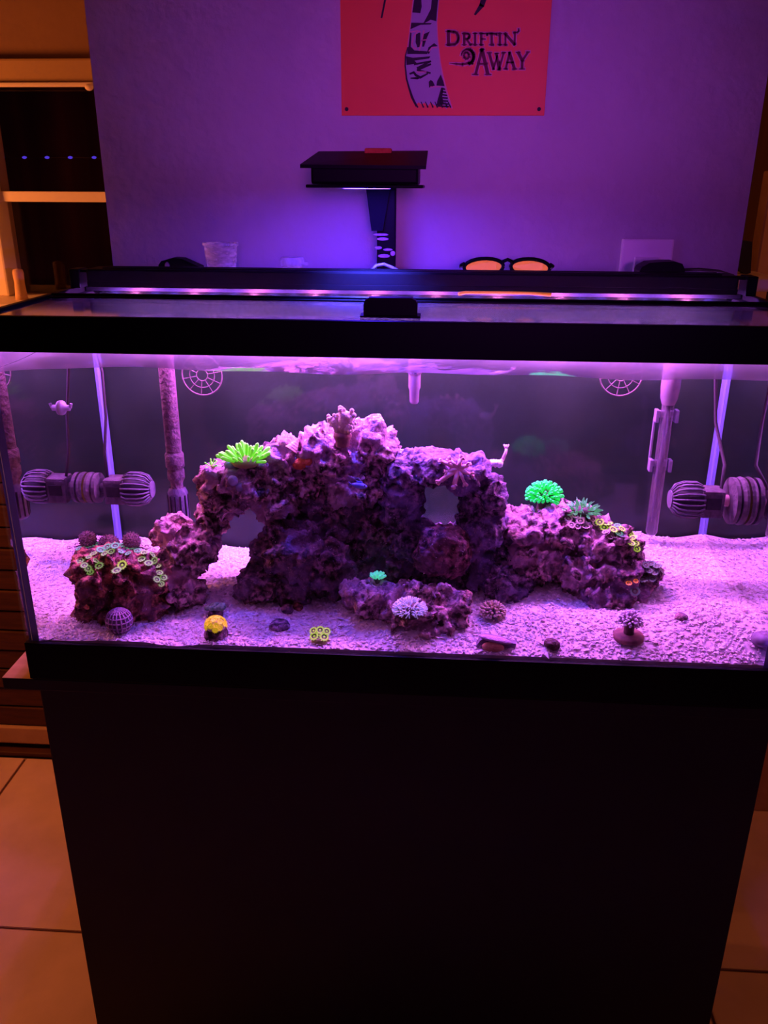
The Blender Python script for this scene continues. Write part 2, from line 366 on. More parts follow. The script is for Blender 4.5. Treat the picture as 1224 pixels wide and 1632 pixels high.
# wooden stick on the window sill
sp = P(34, 470, BY-.06); sp.z = zs
s_ = MB().lathe([(0,0),(.012,0),(.011,.01),(.0095,.03),(.0105,.05),(.009,.056),(0,.058)], sp, n=14)
tag(s_.build('wooden_peg', 'wood', smooth=True), 'short pale wooden peg standing on the window sill', 'peg')

# wall switch
sw = thing('light_switch', P(1032, 420, WY), 'white wall switch plate on the purple wall', 'switch')
a = P(991, 380, WY); b = P(1074, 381, WY)
plt = MB().cham((a.x, WY-.006, a.z-.117), (b.x, WY+.002, a.z), .0025).build('plate', 'plate', sw)
mx_ = (a.x+b.x)/2
MB().cham((mx_-.0175, WY-.009, a.z-.092), (mx_+.0175, WY-.004, a.z-.025), .0015).build('rocker', 'plate', sw)
for z_ in (a.z-.011, a.z-.106): MB().lathe([(0,0),(.003,0),(.003,.0015),(0,.0016)], (mx_, WY-.0055, z_), (0,-1,0), 10).build('screw', 'plate', plt)

# ------------------------------------------------------------------ the red sign
sg = thing('metal_sign', P(706, 184, WY), 'red metal sign with lettering and a grey tree trunk drawing on the wall', 'sign')
a = P(545, 184.5, WY); b = P(867, 184.5, WY); SY = WY-.0035
MB().cham((a.x, SY, a.z), (b.x, WY-.0005, a.z+.40), .0008).build('panel', 'red', sg)
for x in (552.5, 859):
    p = P(x, 174, SY); MB().lathe([(0,0),(.0026,0),(.0026,.0008),(0,.001)], (p.x, SY+.0002, p.z), (0,-1,0), 12).build('nail', 'ink', sg)
def flat(pts, lay, mb): mb.prism([P(x, y, SY-lay*.00035) for x, y in pts], (0, .0003, 0)); return mb
def stroke(mb, pts, wd, lay):         # polyline in pixels with width(s) in pixels
    k = len(pts)
    if not hasattr(wd, '__len__'): wd = [wd]*k
    pts = [Vector(p) for p in pts]
    for i in range(k-1):
        d = (pts[i+1]-pts[i]); 
        if d.length < 1e-6: continue
        d.normalize(); n = Vector((-d.y, d.x)); e = d*min(wd[i], wd[i+1])*.3
        A, B = pts[i]-e, pts[i+1]+e
        flat([A+n*wd[i]/2, B+n*wd[i+1]/2, B-n*wd[i+1]/2, A-n*wd[i]/2], lay, mb)
    return mb
def arc(cx, cy, rx, ry, a0, a1, n=10): return [(cx+rx*math.cos(math.radians(a0+(a1-a0)*i/n)), cy+ry*math.sin(math.radians(a0+(a1-a0)*i/n))) for i in range(n+1)]
c4x = lambda pts: [(600+x/8.59, y/8.59) for x, y in pts]
tr_out = [(520,-60),(490,90),(470,300),(440,500),(420,650),(395,750),(390,900),(410,1080),(440,1200),(480,1330),(540,1440),(575,1400),(620,1430),(660,1405),(700,1460),(740,1400),(790,1440),(860,1465),(900,1430),(960,1490),(990,1440),(1040,1490),(1010,1400),(950,1230),(900,1010),(870,800),(830,500),(830,300),(860,-60)]
flat(c4x(tr_out), 1, MB()).build('trunk_print', 'lilac', sg)
dk = MB()
stroke(dk, c4x([(425,650),(397,760),(393,900),(412,1080),(445,1200),(487,1330),(545,1450)]), [1.2,2,2.2,2.6,3,4,3], 2)
flat(c4x([(525,-60),(610,-60),(620,90),(600,180),(490,170),(500,100)]), 2, dk)
flat(c4x([(760,-60),(850,-60),(825,180),(820,290),(740,270),(690,300),(640,320),(690,230),(745,120)]), 2, dk)
flat(c4x([(470,310),(760,315),(740,335),(600,340),(465,400)]), 2, dk)
flat(c4x([(450,440),(480,430),(470,640),(520,690),(690,700),(700,740),(420,740),(425,660)]), 2, dk)
flat(c4x([(540,470),(600,440),(600,640),(560,650),(535,580)]), 2, dk)
flat(c4x([(640,470),(730,430),(690,520),(650,640),(625,640)]), 2, dk)
flat(c4x([(690,720),(710,650),(790,590),(840,630),(770,640),(740,690),(720,740)]), 2, dk)
flat(c4x([(405,770),(500,790),(740,770),(720,800),(520,830),(560,870),(410,890)]), 2, dk)
stroke(dk, c4x([(520,880),(740,840),(560,930),(740,880),(560,960),(735,1000)]), 3, 2)
stroke(dk, c4x([(460,1010),(510,990),(540,1030),(600,1060),(700,1010)]), [3,3.5,4,4,2], 2)
stroke(dk, c4x([(470,1070),(560,1070),(630,1050)]), [2,4,2], 2)
flat(c4x([(715,1120),(740,1095),(770,1110),(800,1170),(720,1200)]), 2, dk)
flat(c4x([(830,1110),(880,1020),(930,1150),(930,1180),(820,1170)]), 2, dk)
for i, yy in enumerate((1200,1240,1280,1320,1360,1400,1435)):
    stroke(dk, c4x([(905-i*10,yy+15),(955+i*5,yy+25)]), [2.5,2.6], 2)
flat(c4x([(885,1200),(920,1200),(900,1330),(930,1430),(820,1450),(830,1390)]), 2, dk)
for x in (560,640,700,770,830,900,965,1010): stroke(dk, c4x([(x-30,1395),(x+5,1470)]), [1.2,2.6], 2)
stroke(MB(), c4x([(130,-60),(70,240)]), [3.2,2.8], 2).build('pen_mark', 'ink', sg)
stroke(MB(), [(772,-5),(768,8),(757,23)], [9,8,3], 2).build('pen_mark', 'ink', sg)
dk.build('trunk_shading', 'ink', sg)
hl = MB()
stroke(hl, c4x([(505,-30),(470,300),(432,640)]), 1.4, 3)
stroke(hl, c4x([(828,300),(840,560),(875,850),(905,1020),(955,1230),(1035,1480)]), [1,1.4,1.6,2,2.6,1.2], 3)
stroke(hl, c4x([(470,440),(560,420),(600,440)]), 1.8, 3)
stroke(hl, c4x([(560,430),(510,500),(485,600),(510,660),(545,670)]), 2, 3)
stroke(hl, c4x([(650,420),(620,560),(585,690)]), 2, 3); stroke(hl, c4x([(620,550),(685,545)]), 1.6, 3)
stroke(hl, c4x([(560,985),(680,985)]), 1.8, 3); stroke(hl, c4x([(740,1190),(890,1185)]), 1.6, 3)
stroke(hl, c4x([(720,700),(760,650),(830,650)]), 1.8, 3)
hl.build('trunk_highlight', 'pinkink', sg)
LET = []     # (points, width) in the 6.12x crop of the lettering
def serif(x, y, w_=34): LET.append(([(x-w_/2, y), (x+w_/2, y)], 10))
def stem(x, y0, y1, w_=24): LET.append(([(x, y0), (x, y1)], w_)); serif(x, y0+4, w_+20); serif(x, y1-4, w_+20)
stem(212, 178, 318, 30); LET.append(([(212,182),(262,186)] + arc(262,248,48,62,-90,90) + [(212,314)], 22))
stem(366, 200, 318, 24); LET.append(([(366,204),(395,206)] + arc(395,232,26,26,-90,90,8) + [(366,260)], 16)); LET.append(([(388,260),(430,316)], 20)); serif(428,315,24)
stem(472, 200, 318)
stem(532, 200, 318); LET.append(([(532,205),(588,205),(590,222)], 14)); LET.append(([(532,258),(574,258)], 12))
stem(634, 200, 318); LET.append(([(588,222),(592,205),(680,205),(684,222)], 14))
stem(714, 200, 318)
stem(768, 200, 318, 18); LET.append(([(764,204),(858,312)], 26)); LET.append(([(862,190),(858,314)], 18)); serif(862,196,40)
LET.append(([(897,158),(898,180),(884,198)], 16))
LET.append(([(540,358),(478,600)], 26)); LET.append(([(540,358),(596,600)], 34)); LET.append(([(498,500),(590,500)], 16)); serif(474,604,56); serif(598,604,62); serif(540,360,44)
LET.append(([(610,394),(652,552)], 26)); LET.append(([(652,552),(688,420)], 16)); LET.append(([(680,400),(706,556)], 26)); LET.append(([(706,556),(752,392)], 18)); serif(612,392,44); serif(684,398,40); serif(752,390,40)
LET.append(([(808,390),(772,548)], 20)); LET.append(([(808,390),(856,548)], 28)); LET.append(([(782,486),(846,486)], 14)); serif(770,550,42); serif(858,550,46)
LET.append(([(892,388),(932,470)], 28)); LET.append(([(990,384),(932,470)], 20)); LET.append(([(932,466),(930,548)], 26)); serif(930,550,52); serif(892,388,40); serif(988,384,36)
LET.append(([(225,496),(290,500),(350,506),(410,492)] + arc(398,430,62,72,70,-170,14), [4,14,20,26]+[30]*8+[26,22,18,14,12,12,12]))
LET.append((arc(388,420,26,34,190,-150,8), 18))
lt = lambda pts: [(680+x/6.12, 20+y/6.12) for x, y in pts]
lo = MB(); li = MB()
for pts, wd in LET:
    wl_ = wd if hasattr(wd, '__len__') else [wd]*len(pts)
    stroke(lo, lt(pts), [v/6.12+3.4 for v in wl_], 1.5); stroke(li, lt(pts), [v/6.12 for v in wl_], 2.6)
lo.build('lettering_outline', 'pinkink', sg); li.build('lettering', 'darkink', sg)

# ------------------------------------------------------------------ stand
HW = .46; TD = .345; ID = .305   # half width, outer depth, inner depth
st = thing('aquarium_stand', (0, .16, 0), 'black cabinet stand under the aquarium', 'cabinet')
zb = T-.455
sl, sr = -.4577, .4709
MB().cham((sl, .010, .07), (sr, .028, zb-.018), .002).build('front_panel', 'stand', st)
for x0 in (sl, sr-.018): MB().cham((x0, .0285, 0), (x0+.018, TD-.01, zb-.018), .002).build('side_panel', 'stand', st)
MB().box((sl+.019, TD-.025, .02), (sr-.019, TD-.012, zb-.018)).build('back_panel', 'stand', st)
MB().box((sl+.019, .04, 0), (sr-.019, .055, .07)).build('toe_kick', 'stand', st)
tb = MB().cham((-.499, -.001, zb-.018), (.512, TD+.01, zb-.0005), .0015)
tbo = tb.build('top_board', ['board_top', 'stand'], st)
for p in tbo.data.polygons: p.material_index = 0 if p.normal.z > .7 else 1

# ------------------------------------------------------------------ tank
tk = thing('aquarium', (0, TD/2, zb), 'glass aquarium with black plastic rims holding a reef', 'aquarium')
def ring(mb, x0, x1, y0, y1, z0, z1, t):
    mb.cham((x0, y0, z0), (x1, y0+t, z1), .0015); mb.cham((x0, y1-t, z0), (x1, y1, z1), .0015)
    mb.cham((x0, y0+t, z0), (x0+t, y1-t, z1), .0015); mb.cham((x1-t, y0+t, z0), (x1, y1-t, z1), .0015); return mb
rm = ring(MB(), -HW-.001, HW+.001, -.002, TD, T-.0388, T, .009)
ring(rm, -HW+.008, HW-.008, .007, TD-.009, T-.013, T-.0075, .012)      # ledge that carries the lid
rm.build('top_rim', 'black', tk)
br = ring(MB(), -HW-.001, HW+.001, -.002, ID+.022, zb, T-.4025, .0066)
br.build('bottom_rim', 'black', tk)
zw0, zw1 = zb+.004, T-.004
MB().box((-HW+.0065, .0, zw0), (HW-.0065, .006, zw1)).build('front_pane', 'front', tk)
for s in (-1, 1):
    x0, x1 = sorted((s*HW*.999, s*(HW-.006)))
    o = MB().box((x0, .0, zw0), (x1, ID+.018, zw1)).build('side_pane', ['glass', 'inner'], tk)
    for p in o.data.polygons:
        if p.normal.x*s < -.7: p.material_index = 1
MB().box((-HW+.006, ID+.0065, zw0), (HW-.006, ID+.012, zw1)).build('back_pane', 'front', tk)
MB().box((-HW+.002, ID+.013, zb+.01), (HW-.002, ID+.016, T-.01)).build('backing', 'backing', tk)
MB().box((-HW+.008, .008, zb+.006), (HW-.008, ID+.005, zb+.012)).build('bottom_pane', 'glass', tk)
for s in (-1, 1):
    x = s*(HW-.0062)
    for y, dy in ((ID+.0062, -1), (.0062, 1)):
        r_ = .0058 if dy < 0 else .009
        MB().prism([(x, y, zb+.013), (x-s*r_, y, zb+.013), (x-s*r_*.35, y+dy*r_*.35, zb+.013), (x, y+dy*r_, zb+.013)], (0,0,T-.052-zb-.013)).build('silicone_seam', 'silicone' if dy < 0 else 'silicone_front', tk)

# ------------------------------------------------------------------ sand bed
IX = HW-.0057; SYF, SYB = .0075, ID+.004
def sand_z(x, y):
    b = T-.3875 + .0185*x/.45 + .006*(y/.3)*(1 if x > -.2 else .2)
    b += .0042*math.sin(x*13+1.2)*math.sin(y*22+.5) + .0025*math.sin(x*31+y*17) + .0018*math.sin(x*57-y*45+2)
    b += .016*math.exp(-((x-.34)**2/.004 + (y-.285)**2/.0016))            # heap by the heater
    b -= max(0, b-(T-.4005))*max(0, 1-(y-.0075)/.07)**1.5        # slopes down to the front glass
    b += .014*math.exp(-((x+.42)**2/.0016 + (y-.29)**2/.002))
    return b
nx, ny = 170, 60
vs, fs = [], []
for j in range(ny+1):
    for i in range(nx+1):
        x = -IX + 2*IX*i/nx; y = SYF + (SYB-SYF)*j/ny; vs.append((x, y, sand_z(x, y)))
for j in range(ny):
    for i in range(nx):
        a = j*(nx+1)+i; fs.append((a, a+1, a+nx+2, a+nx+1))
ng = len(vs)
for i in range(nx+1): vs.append((-IX+2*IX*i/nx, SYF, zb+.013))
for i in range(nx): fs.append((ng+i, ng+i+1, i+1, i))
sand_bvh = BVHTree.FromPolygons([Vector(v) for v in vs], fs)
tone = list(np.clip(np.random.rand(len(vs))*.5+.25, 0, 1))
NG = 24000
gx = (np.random.rand(NG)*2-1)*(IX-.002); gy = SYF+.0015 + (SYB-SYF-.004)*np.random.rand(NG)**1.15
oct_v = np.array([(1,0,0),(0,1,0),(-1,0,0),(0,-1,0),(.1,.1,1),(-.1,-.1,-1)], float)
oct_f = [(0,1,4),(1,2,4),(2,3,4),(3,0,4),(1,0,5),(2,1,5),(3,2,5),(0,3,5)]
base_n = len(vs); gv = []; gf = []; gt = []
for i in range(NG):
    s = .0013 + .0019*random.random()**2 + (.0014 if random.random() < .04 else 0)
    S = np.array([s*(.9+random.random()*.9), s*(.7+.4*random.random()), s*(.35+.4*random.random())])
    a, b_ = random.random()*6.283, (random.random()-.5)*1.1
    ca, sa, cb, sb = math.cos(a), math.sin(a), math.cos(b_), math.sin(b_)
    R_ = np.array([[ca*cb, -sa, ca*sb], [sa*cb, ca, sa*sb], [-sb, 0, cb]])
    p = (oct_v*S) @ R_.T + np.array([gx[i], gy[i], sand_z(gx[i], gy[i]) + s*.25])
    o_ = base_n + len(gv); gv += p.tolist(); gf += [(q[0]+o_, q[1]+o_, q[2]+o_) for q in oct_f]
    t_ = random.betavariate(1.9, 1.2); gt += [t_]*6
me = bpy.data.meshes.new('sand_bed'); me.from_pydata(vs + gv, [], fs + gf); me.materials.append(M['sand'])
at = me.attributes.new('tone', 'FLOAT', 'POINT'); at.data.foreach_set('value', np.array(tone+gt, dtype=np.float32))
so = bpy.data.objects.new('sand_bed', me); COL.objects.link(so)
tag(so, 'coarse crushed coral sand covering the tank floor', 'sand', kind='stuff')

# ------------------------------------------------------------------ live rock
TEX = {}
def tex(kind, scale, depth=3):
    k = (kind, scale)
    if k not in TEX:
        t = bpy.data.textures.new('t%d' % len(TEX), kind); t.noise_scale = scale
        if kind == 'CLOUDS': t.noise_depth = depth
        if kind == 'MUSGRAVE': t.musgrave_type = 'RIDGED_MULTIFRACTAL'; t.octaves = 4
        TEX[k] = t
    return TEX[k]
SOLID = []
def rock(name, label, blobs, mat, vox=.0024, big=.026, mid=.013, fine=.0052, group=None, cat='rock', sink=True):
    mb = MB()
    for (px, py, Y, rx, ry, rY) in blobs:
        c = P(px, py, Y); k_ = mpp(c); mb.ell(c, (rx*k_*1.08, rY, ry*k_*1.13), 3)
    o = mb.build('tmp', RK[mat], org=(0,0,0))
    r = o.modifiers.new('r', 'REMESH'); r.mode = 'VOXEL'; r.voxel_size = vox
    for t_, s_ in ((tex('CLOUDS', .05, 2), big), (tex('MUSGRAVE', .022), mid*.8), (tex('VORONOI', .016), mid*.7), (tex('CLOUDS', .0075, 3), fine)):
        d = o.modifiers.new('d', 'DISPLACE'); d.texture = t_; d.strength = s_; d.mid_level = .5
    me = bpy.data.meshes.new_from_object(o.evaluated_get(bpy.context.evaluated_depsgraph_get()))
    bpy.data.objects.remove(o)
    vs = np.empty(len(me.vertices)*3, dtype=np.float64); me.vertices.foreach_get('co', vs); vs = vs.reshape(-1, 3)
    # keep inside the panes
    vs[:,1] = np.clip(vs[:,1], .0105, SYB-.002); vs[:,0] = np.clip(vs[:,0], -IX+.002, IX-.002)
    org = np.array([vs[:,0].mean(), vs[:,1].mean(), vs[:,2].min()])
    polys = [tuple(p.vertices) for p in me.polygons]
    SOLID.append((BVHTree.FromPolygons([Vector(v) for v in vs], polys), label))
    me.vertices.foreach_set('co', (vs-org).ravel()); me.update()
    me.polygons.foreach_set('use_smooth', [True]*len(me.polygons)); me.name = name
    ob = bpy.data.objects.new(name, me); COL.objects.link(ob); ob.location = org
    return tag(ob, label, cat, group)
def hit(px, py, rocks=True):
    d = ray(px, py); best = None
    for b, _ in (SOLID if rocks else []) + [(sand_bvh, '')]:
        r = b.ray_cast(CAM, d)
        if r[0] is not None and (best is None or r[3] < best[2]): best = (r[0], r[1] if r[1].dot(d) < 0 else -r[1], r[3])
    return best if best else (P(px, py, .2), Vector((0,0,1)), 0)
G = 'live rocks'
rock('live_rock', 'reddish brown rock at far left topped with green disc polyps',
     [(177,905,.074,50,24,.03),(150,930,.060,33,38,.024),(205,930,.080,46,40,.032),(238,945,.085,20,40,.028),(152,982,.058,30,14,.017),(212,968,.078,42,22,.022)], 3, group=G)
rock('live_rock', 'craggy upright rock carrying the left end of the arch',
     [(333,838,.17,20,15,.025),(285,852,.155,26,18,.028),(305,872,.145,32,30,.03),(290,905,.13,26,30,.03),(292,940,.115,30,24,.03)], 0, group=G)
rock('live_rock', 'pitted rock ledge under the lime green branching coral',
     [(345,762,.165,22,30,.03),(385,765,.17,40,32,.038),(440,752,.18,36,38,.038),(360,800,.165,30,22,.03),(432,792,.17,45,22,.035),(462,722,.19,18,18,.022),(335,826,.165,18,12,.022),(480,765,.18,28,42,.03)], 0, group=G)
rock('live_rock', 'topmost pink crusted rock in the middle of the reef',
     [(540,735,.19,46,40,.042),(510,718,.19,26,26,.03),(602,728,.19,30,42,.036),(565,775,.18,52,30,.042),(560,700,.195,26,16,.025)], 0, group=G)
rock('live_rock', 'round mauve knob rock on the reef summit',
     [(595,680,.185,15,17,.016)], 0, vox=.002, big=.008, mid=.004, group=G)
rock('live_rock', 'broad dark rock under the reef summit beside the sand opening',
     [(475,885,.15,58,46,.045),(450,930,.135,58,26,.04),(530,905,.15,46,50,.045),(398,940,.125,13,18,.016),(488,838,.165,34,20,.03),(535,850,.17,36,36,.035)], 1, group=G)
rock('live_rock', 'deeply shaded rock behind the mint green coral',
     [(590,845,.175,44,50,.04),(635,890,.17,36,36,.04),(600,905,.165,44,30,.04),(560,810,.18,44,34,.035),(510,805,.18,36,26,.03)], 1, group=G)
rock('live_rock', 'ring-shaped purple rock with a see-through hole',
     [(636,800,.165,33,52,.034),(646,756,.17,30,28,.034),(692,745,.17,44,22,.034),(742,752,.17,40,26,.034),(780,790,.165,24,36,.03),(768,840,.165,36,34,.034),(752,805,.17,18,34,.03),(648,860,.165,34,32,.034),(700,862,.175,40,18,.03),(745,868,.17,34,26,.034)], 2, big=.015, mid=.008, group=G)
rock('live_rock', 'rounded maroon boulder below the ring-shaped rock',
     [(706,878,.125,42,38,.032)], 4, big=.012, mid=.006, group=G)
rock('live_rock', 'purple shaded rock between boulder and right mound',
     [(800,925,.15,38,34,.035),(770,905,.16,30,28,.03),(810,950,.14,28,18,.025),(720,930,.165,45,18,.03),(800,880,.175,22,28,.03)], 2, group=G)
rock('live_rock', 'big craggy mound beneath the bright green coral at right',
     [(838,842,.18,36,26,.04),(895,845,.18,50,34,.042),(955,865,.17,44,34,.04),(990,885,.165,24,32,.03),(860,885,.165,52,32,.04),(930,905,.155,56,28,.04),(890,935,.19,60,30,.03)], 0, group=G)
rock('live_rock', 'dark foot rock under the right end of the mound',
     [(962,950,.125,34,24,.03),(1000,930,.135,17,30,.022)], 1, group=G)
rock('live_rock', 'low slab of pink rock lying in front of the reef',
     [(595,955,.085,46,22,.03),(655,968,.075,58,26,.034),(715,970,.075,26,25,.028),(685,998,.055,36,12,.022)], 0, group=G)
# ------------------------------------------------------------------ coral materials and polyps
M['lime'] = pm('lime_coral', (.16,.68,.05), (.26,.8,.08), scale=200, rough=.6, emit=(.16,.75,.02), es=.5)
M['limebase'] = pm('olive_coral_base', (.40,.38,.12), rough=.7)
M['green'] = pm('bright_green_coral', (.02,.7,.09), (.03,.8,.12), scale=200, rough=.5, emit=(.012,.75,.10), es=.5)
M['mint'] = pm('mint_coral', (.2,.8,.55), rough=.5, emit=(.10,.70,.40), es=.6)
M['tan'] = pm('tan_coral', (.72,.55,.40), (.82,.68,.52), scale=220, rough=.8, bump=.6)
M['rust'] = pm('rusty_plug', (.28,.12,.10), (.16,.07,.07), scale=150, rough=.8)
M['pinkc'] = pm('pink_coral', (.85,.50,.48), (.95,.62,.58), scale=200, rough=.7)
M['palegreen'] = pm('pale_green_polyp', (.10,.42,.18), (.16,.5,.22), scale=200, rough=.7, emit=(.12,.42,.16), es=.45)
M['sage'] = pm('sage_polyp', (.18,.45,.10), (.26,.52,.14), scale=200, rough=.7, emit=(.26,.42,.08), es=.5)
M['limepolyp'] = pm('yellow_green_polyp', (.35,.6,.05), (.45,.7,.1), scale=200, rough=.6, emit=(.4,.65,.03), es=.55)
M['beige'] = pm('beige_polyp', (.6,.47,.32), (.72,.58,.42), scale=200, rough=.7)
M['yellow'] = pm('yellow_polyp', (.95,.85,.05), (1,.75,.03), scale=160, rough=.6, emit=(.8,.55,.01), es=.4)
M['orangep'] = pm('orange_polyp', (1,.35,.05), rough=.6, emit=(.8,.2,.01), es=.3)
M['greyp'] = pm('grey_green_polyp', (.12,.22,.13), (.2,.32,.2), scale=200, rough=.7)
M['stalk'] = pm('dark_stalk', (.10,.06,.06), (.17,.1,.1), scale=150, rough=.8)
M['white'] = pm('white_feathery', (.72,.85,.92), (.85,.9,.95), scale=200, rough=.8, emit=(.1,.22,.3), es=.12)
M['mauve'] = pm('mauve_coral', (.42,.25,.40), (.5,.32,.46), scale=180, rough=.8, bump=.5)
M['tip'] = pm('white_tip', (.9,.86,.92), rough=.6)
M['blue'] = pm('blue_mushroom', (.15,.22,.75), (.25,.32,.85), scale=120, rough=.6)
M['grapes'] = pm('blue_grey_mushroom', (.33,.30,.46), (.42,.4,.55), scale=120, rough=.7)
M['sponge'] = pm('orange_red_sponge', (.75,.20,.06), (.6,.12,.04), scale=120, rough=.8, bump=.7)
M['shell'] = pm('tan_shell', (.95,.62,.45), (.8,.42,.3), scale=60, rough=.6, stretch=(1,1,8))
M['greyshell'] = pm('grey_shell', (.95,.88,.88), (.7,.62,.66), scale=90, rough=.6)
M['brown'] = pm('brown_fuzz', (.08,.04,.042), (.12,.065,.065), scale=150, rough=.95, bump=.8)
M['darkshell'] = pm('dark_violet_shell', (.16,.10,.17), (.25,.17,.26), scale=90, rough=.5)
M['flesh'] = pm('orange_mantle', (.85,.38,.22), (.95,.5,.28), scale=200, rough=.7, bump=.5)

def polyp_mesh(top, side='stalk'):
    mb = MB(); mb.lathe([(.35,-.5),(.42,0),(.75,.28),(1,.42),(1.02,.48)], (0,0,0), n=12, mi=1)
    mb.lathe([(1.02,.48),(.84,.52),(.62,.44)], (0,0,0), n=12, mi=0); mb.lathe([(.62,.44),(.42,.34),(.32,.34)], (0,0,0), n=12, mi=1); mb.lathe([(.32,.34),(.2,.42),(0,.43)], (0,0,0), n=12, mi=0)
    for i in range(12):
        a = 2*math.pi*i/12; d = Vector((math.cos(a), math.sin(a), .15)); mb.tube([d*1.0+Vector((0,0,.3)), d*1.28+Vector((0,0,.32))], [.09,.03], 4, mi=0)
    return shared(mb, [top, side])
PM = {k: polyp_mesh(k) for k in ('sage','palegreen','limepolyp','beige','greyp','orangep')}
def colony(name, label, spots, cat='coral', jitter=.25, up=.95):   # spots: (px, py, radius px, kind)
    h0 = [hit(x, y) for x, y, *_ in spots]
    base = sum((h[0] for h in h0), Vector())/len(h0)
    low = min(h0, key=lambda h: h[0].z)[0]
    t = thing(name, (base.x, base.y, low.z), label, cat)
    for (x, y, r, kd), (loc, n, _) in zip(spots, h0):
        rr = r*mpp(loc); d = (n*.8 + Vector((0, -.05, up)) + Vector([random.uniform(-jitter, jitter) for _ in range(3)])).normalized()
        place('polyp', PM[kd], t, loc + d*rr*.12, d, rr/1.05, random.random()*6)
    return t
# ---- disc polyps on the far-left rock
sp = [(128,896,7,'sage'),(140,907,6,'sage'),(151,896,6,'sage'),(159,904,7,'sage'),(144,913,6,'sage'),(196,902,8,'limepolyp'),(187,912,8,'sage'),
      (226,894,7,'sage'),(237,900,7,'sage'),(150,885,6,'sage'),(160,879,7,'palegreen'),(172,874,7,'palegreen'),(184,872,7,'palegreen'),(197,872,7,'palegreen'),(209,875,7,'palegreen'),
      (219,880,6,'palegreen'),(168,884,6,'sage'),(178,881,6,'sage'),(190,881,6,'palegreen'),(230,883,6,'sage'),(241,886,6,'sage'),(248,894,6,'sage'),(251,904,6,'sage'),(254,915,6,'sage'),(260,922,6,'sage'),
      (234,873,6,'beige'),(245,878,5,'beige'),(142,890,5,'sage'),(135,903,6,'sage'),(258,932,5,'sage'),(249,925,6,'sage'),(205,884,5,'palegreen'),(214,868,6,'palegreen'),(224,872,6,'beige')]
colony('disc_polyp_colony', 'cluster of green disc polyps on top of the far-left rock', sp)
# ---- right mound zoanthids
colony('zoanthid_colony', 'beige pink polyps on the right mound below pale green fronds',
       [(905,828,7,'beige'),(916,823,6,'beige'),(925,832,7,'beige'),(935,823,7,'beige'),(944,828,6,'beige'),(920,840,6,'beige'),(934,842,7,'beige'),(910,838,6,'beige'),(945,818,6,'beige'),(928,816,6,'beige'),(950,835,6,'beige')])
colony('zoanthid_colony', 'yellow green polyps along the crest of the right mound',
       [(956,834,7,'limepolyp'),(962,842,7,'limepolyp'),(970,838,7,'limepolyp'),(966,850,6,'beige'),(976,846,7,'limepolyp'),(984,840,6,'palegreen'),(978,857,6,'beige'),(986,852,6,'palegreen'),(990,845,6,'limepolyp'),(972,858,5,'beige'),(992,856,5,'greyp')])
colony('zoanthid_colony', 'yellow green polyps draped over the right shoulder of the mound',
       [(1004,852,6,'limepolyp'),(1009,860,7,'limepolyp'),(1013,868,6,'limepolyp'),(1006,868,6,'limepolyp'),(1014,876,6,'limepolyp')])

# ---- fingers
fg = MB(); fg.tube([(0,0,-.1),(0,0,.4),(.03,.02,.75),(.05,.02,.92),(.05,.02,1.0)], [.06,.075,.095,.095,.04], 8); FING = shared(fg, 'lime')
fgm = MB(); fgm.tube([(0,0,-.1),(0,0,.5),(0,0,.9),(0,0,1.0)], [.17,.2,.2,.09], 8); FINGM = shared(fgm, 'mint')
def dome_dirs(n, zmin=-.1, seed=1):
    rnd = random.Random(seed); o = []
    for i in range(n):
        z = 1-(1-zmin)*(i+.5)/n; a = i*2.39996; r = math.sqrt(max(0, 1-z*z)); d = Vector((r*math.cos(a), r*math.sin(a), z))
        o.append((d + Vector([rnd.uniform(-.12,.12) for _ in range(3)])).normalized())
    return o
def on(px, py, rocks=True):
    return hit(px, py, rocks)[0]
# lime branching coral on the ledge
b = on(392, 740); t = thing('branching_coral', b, 'lime green branching coral with finger-like tips on the left ledge', 'coral')
k_ = mpp(b)
mb = MB(); mb.ell(b+Vector((0,0,.004)), (24*k_,.018,11*k_), 2); mb.build('coral_base', 'limebase', t, smooth=True)
for i, d in enumerate(dome_dirs(42, .38, 3)):
    d = Vector((d.x*1.2, d.y*.8, d.z*1.0)).normalized()
    place('branch', FING, t, b + Vector((d.x*14*k_, d.y*.010, 4*k_)), d, 31*k_*random.uniform(.75,1.15), random.random()*6)
b = on(338, 744); t = thing('branching_coral', b, 'small lime green coral tuft at the left tip of the ledge', 'coral'); k_ = mpp(b)
MB().ell(b, (6*k_,.005,4*k_), 1).build('coral_base', 'limebase', t, smooth=True)
for d in dome_dirs(9, .1, 5): place('branch', FING, t, b + d*2*k_, d, 12*k_, random.random()*6)
# mint coral on the front slab
b = on(602, 925); t = thing('branching_coral', b, 'mint green finger coral on the front pink slab', 'coral'); k_ = mpp(b)
MB().lathe([(6*k_,-.004),(6*k_,.004),(3*k_,.007),(0,.007)], b, n=10).build('coral_base', 'stalk', t, smooth=True)
for d in dome_dirs(14, .15, 6): place('branch', FINGM, t, b + Vector((d.x*5*k_, d.y*4*k_, 4*k_)), (d+Vector((0,0,.5))).normalized(), 11*k_, 0)
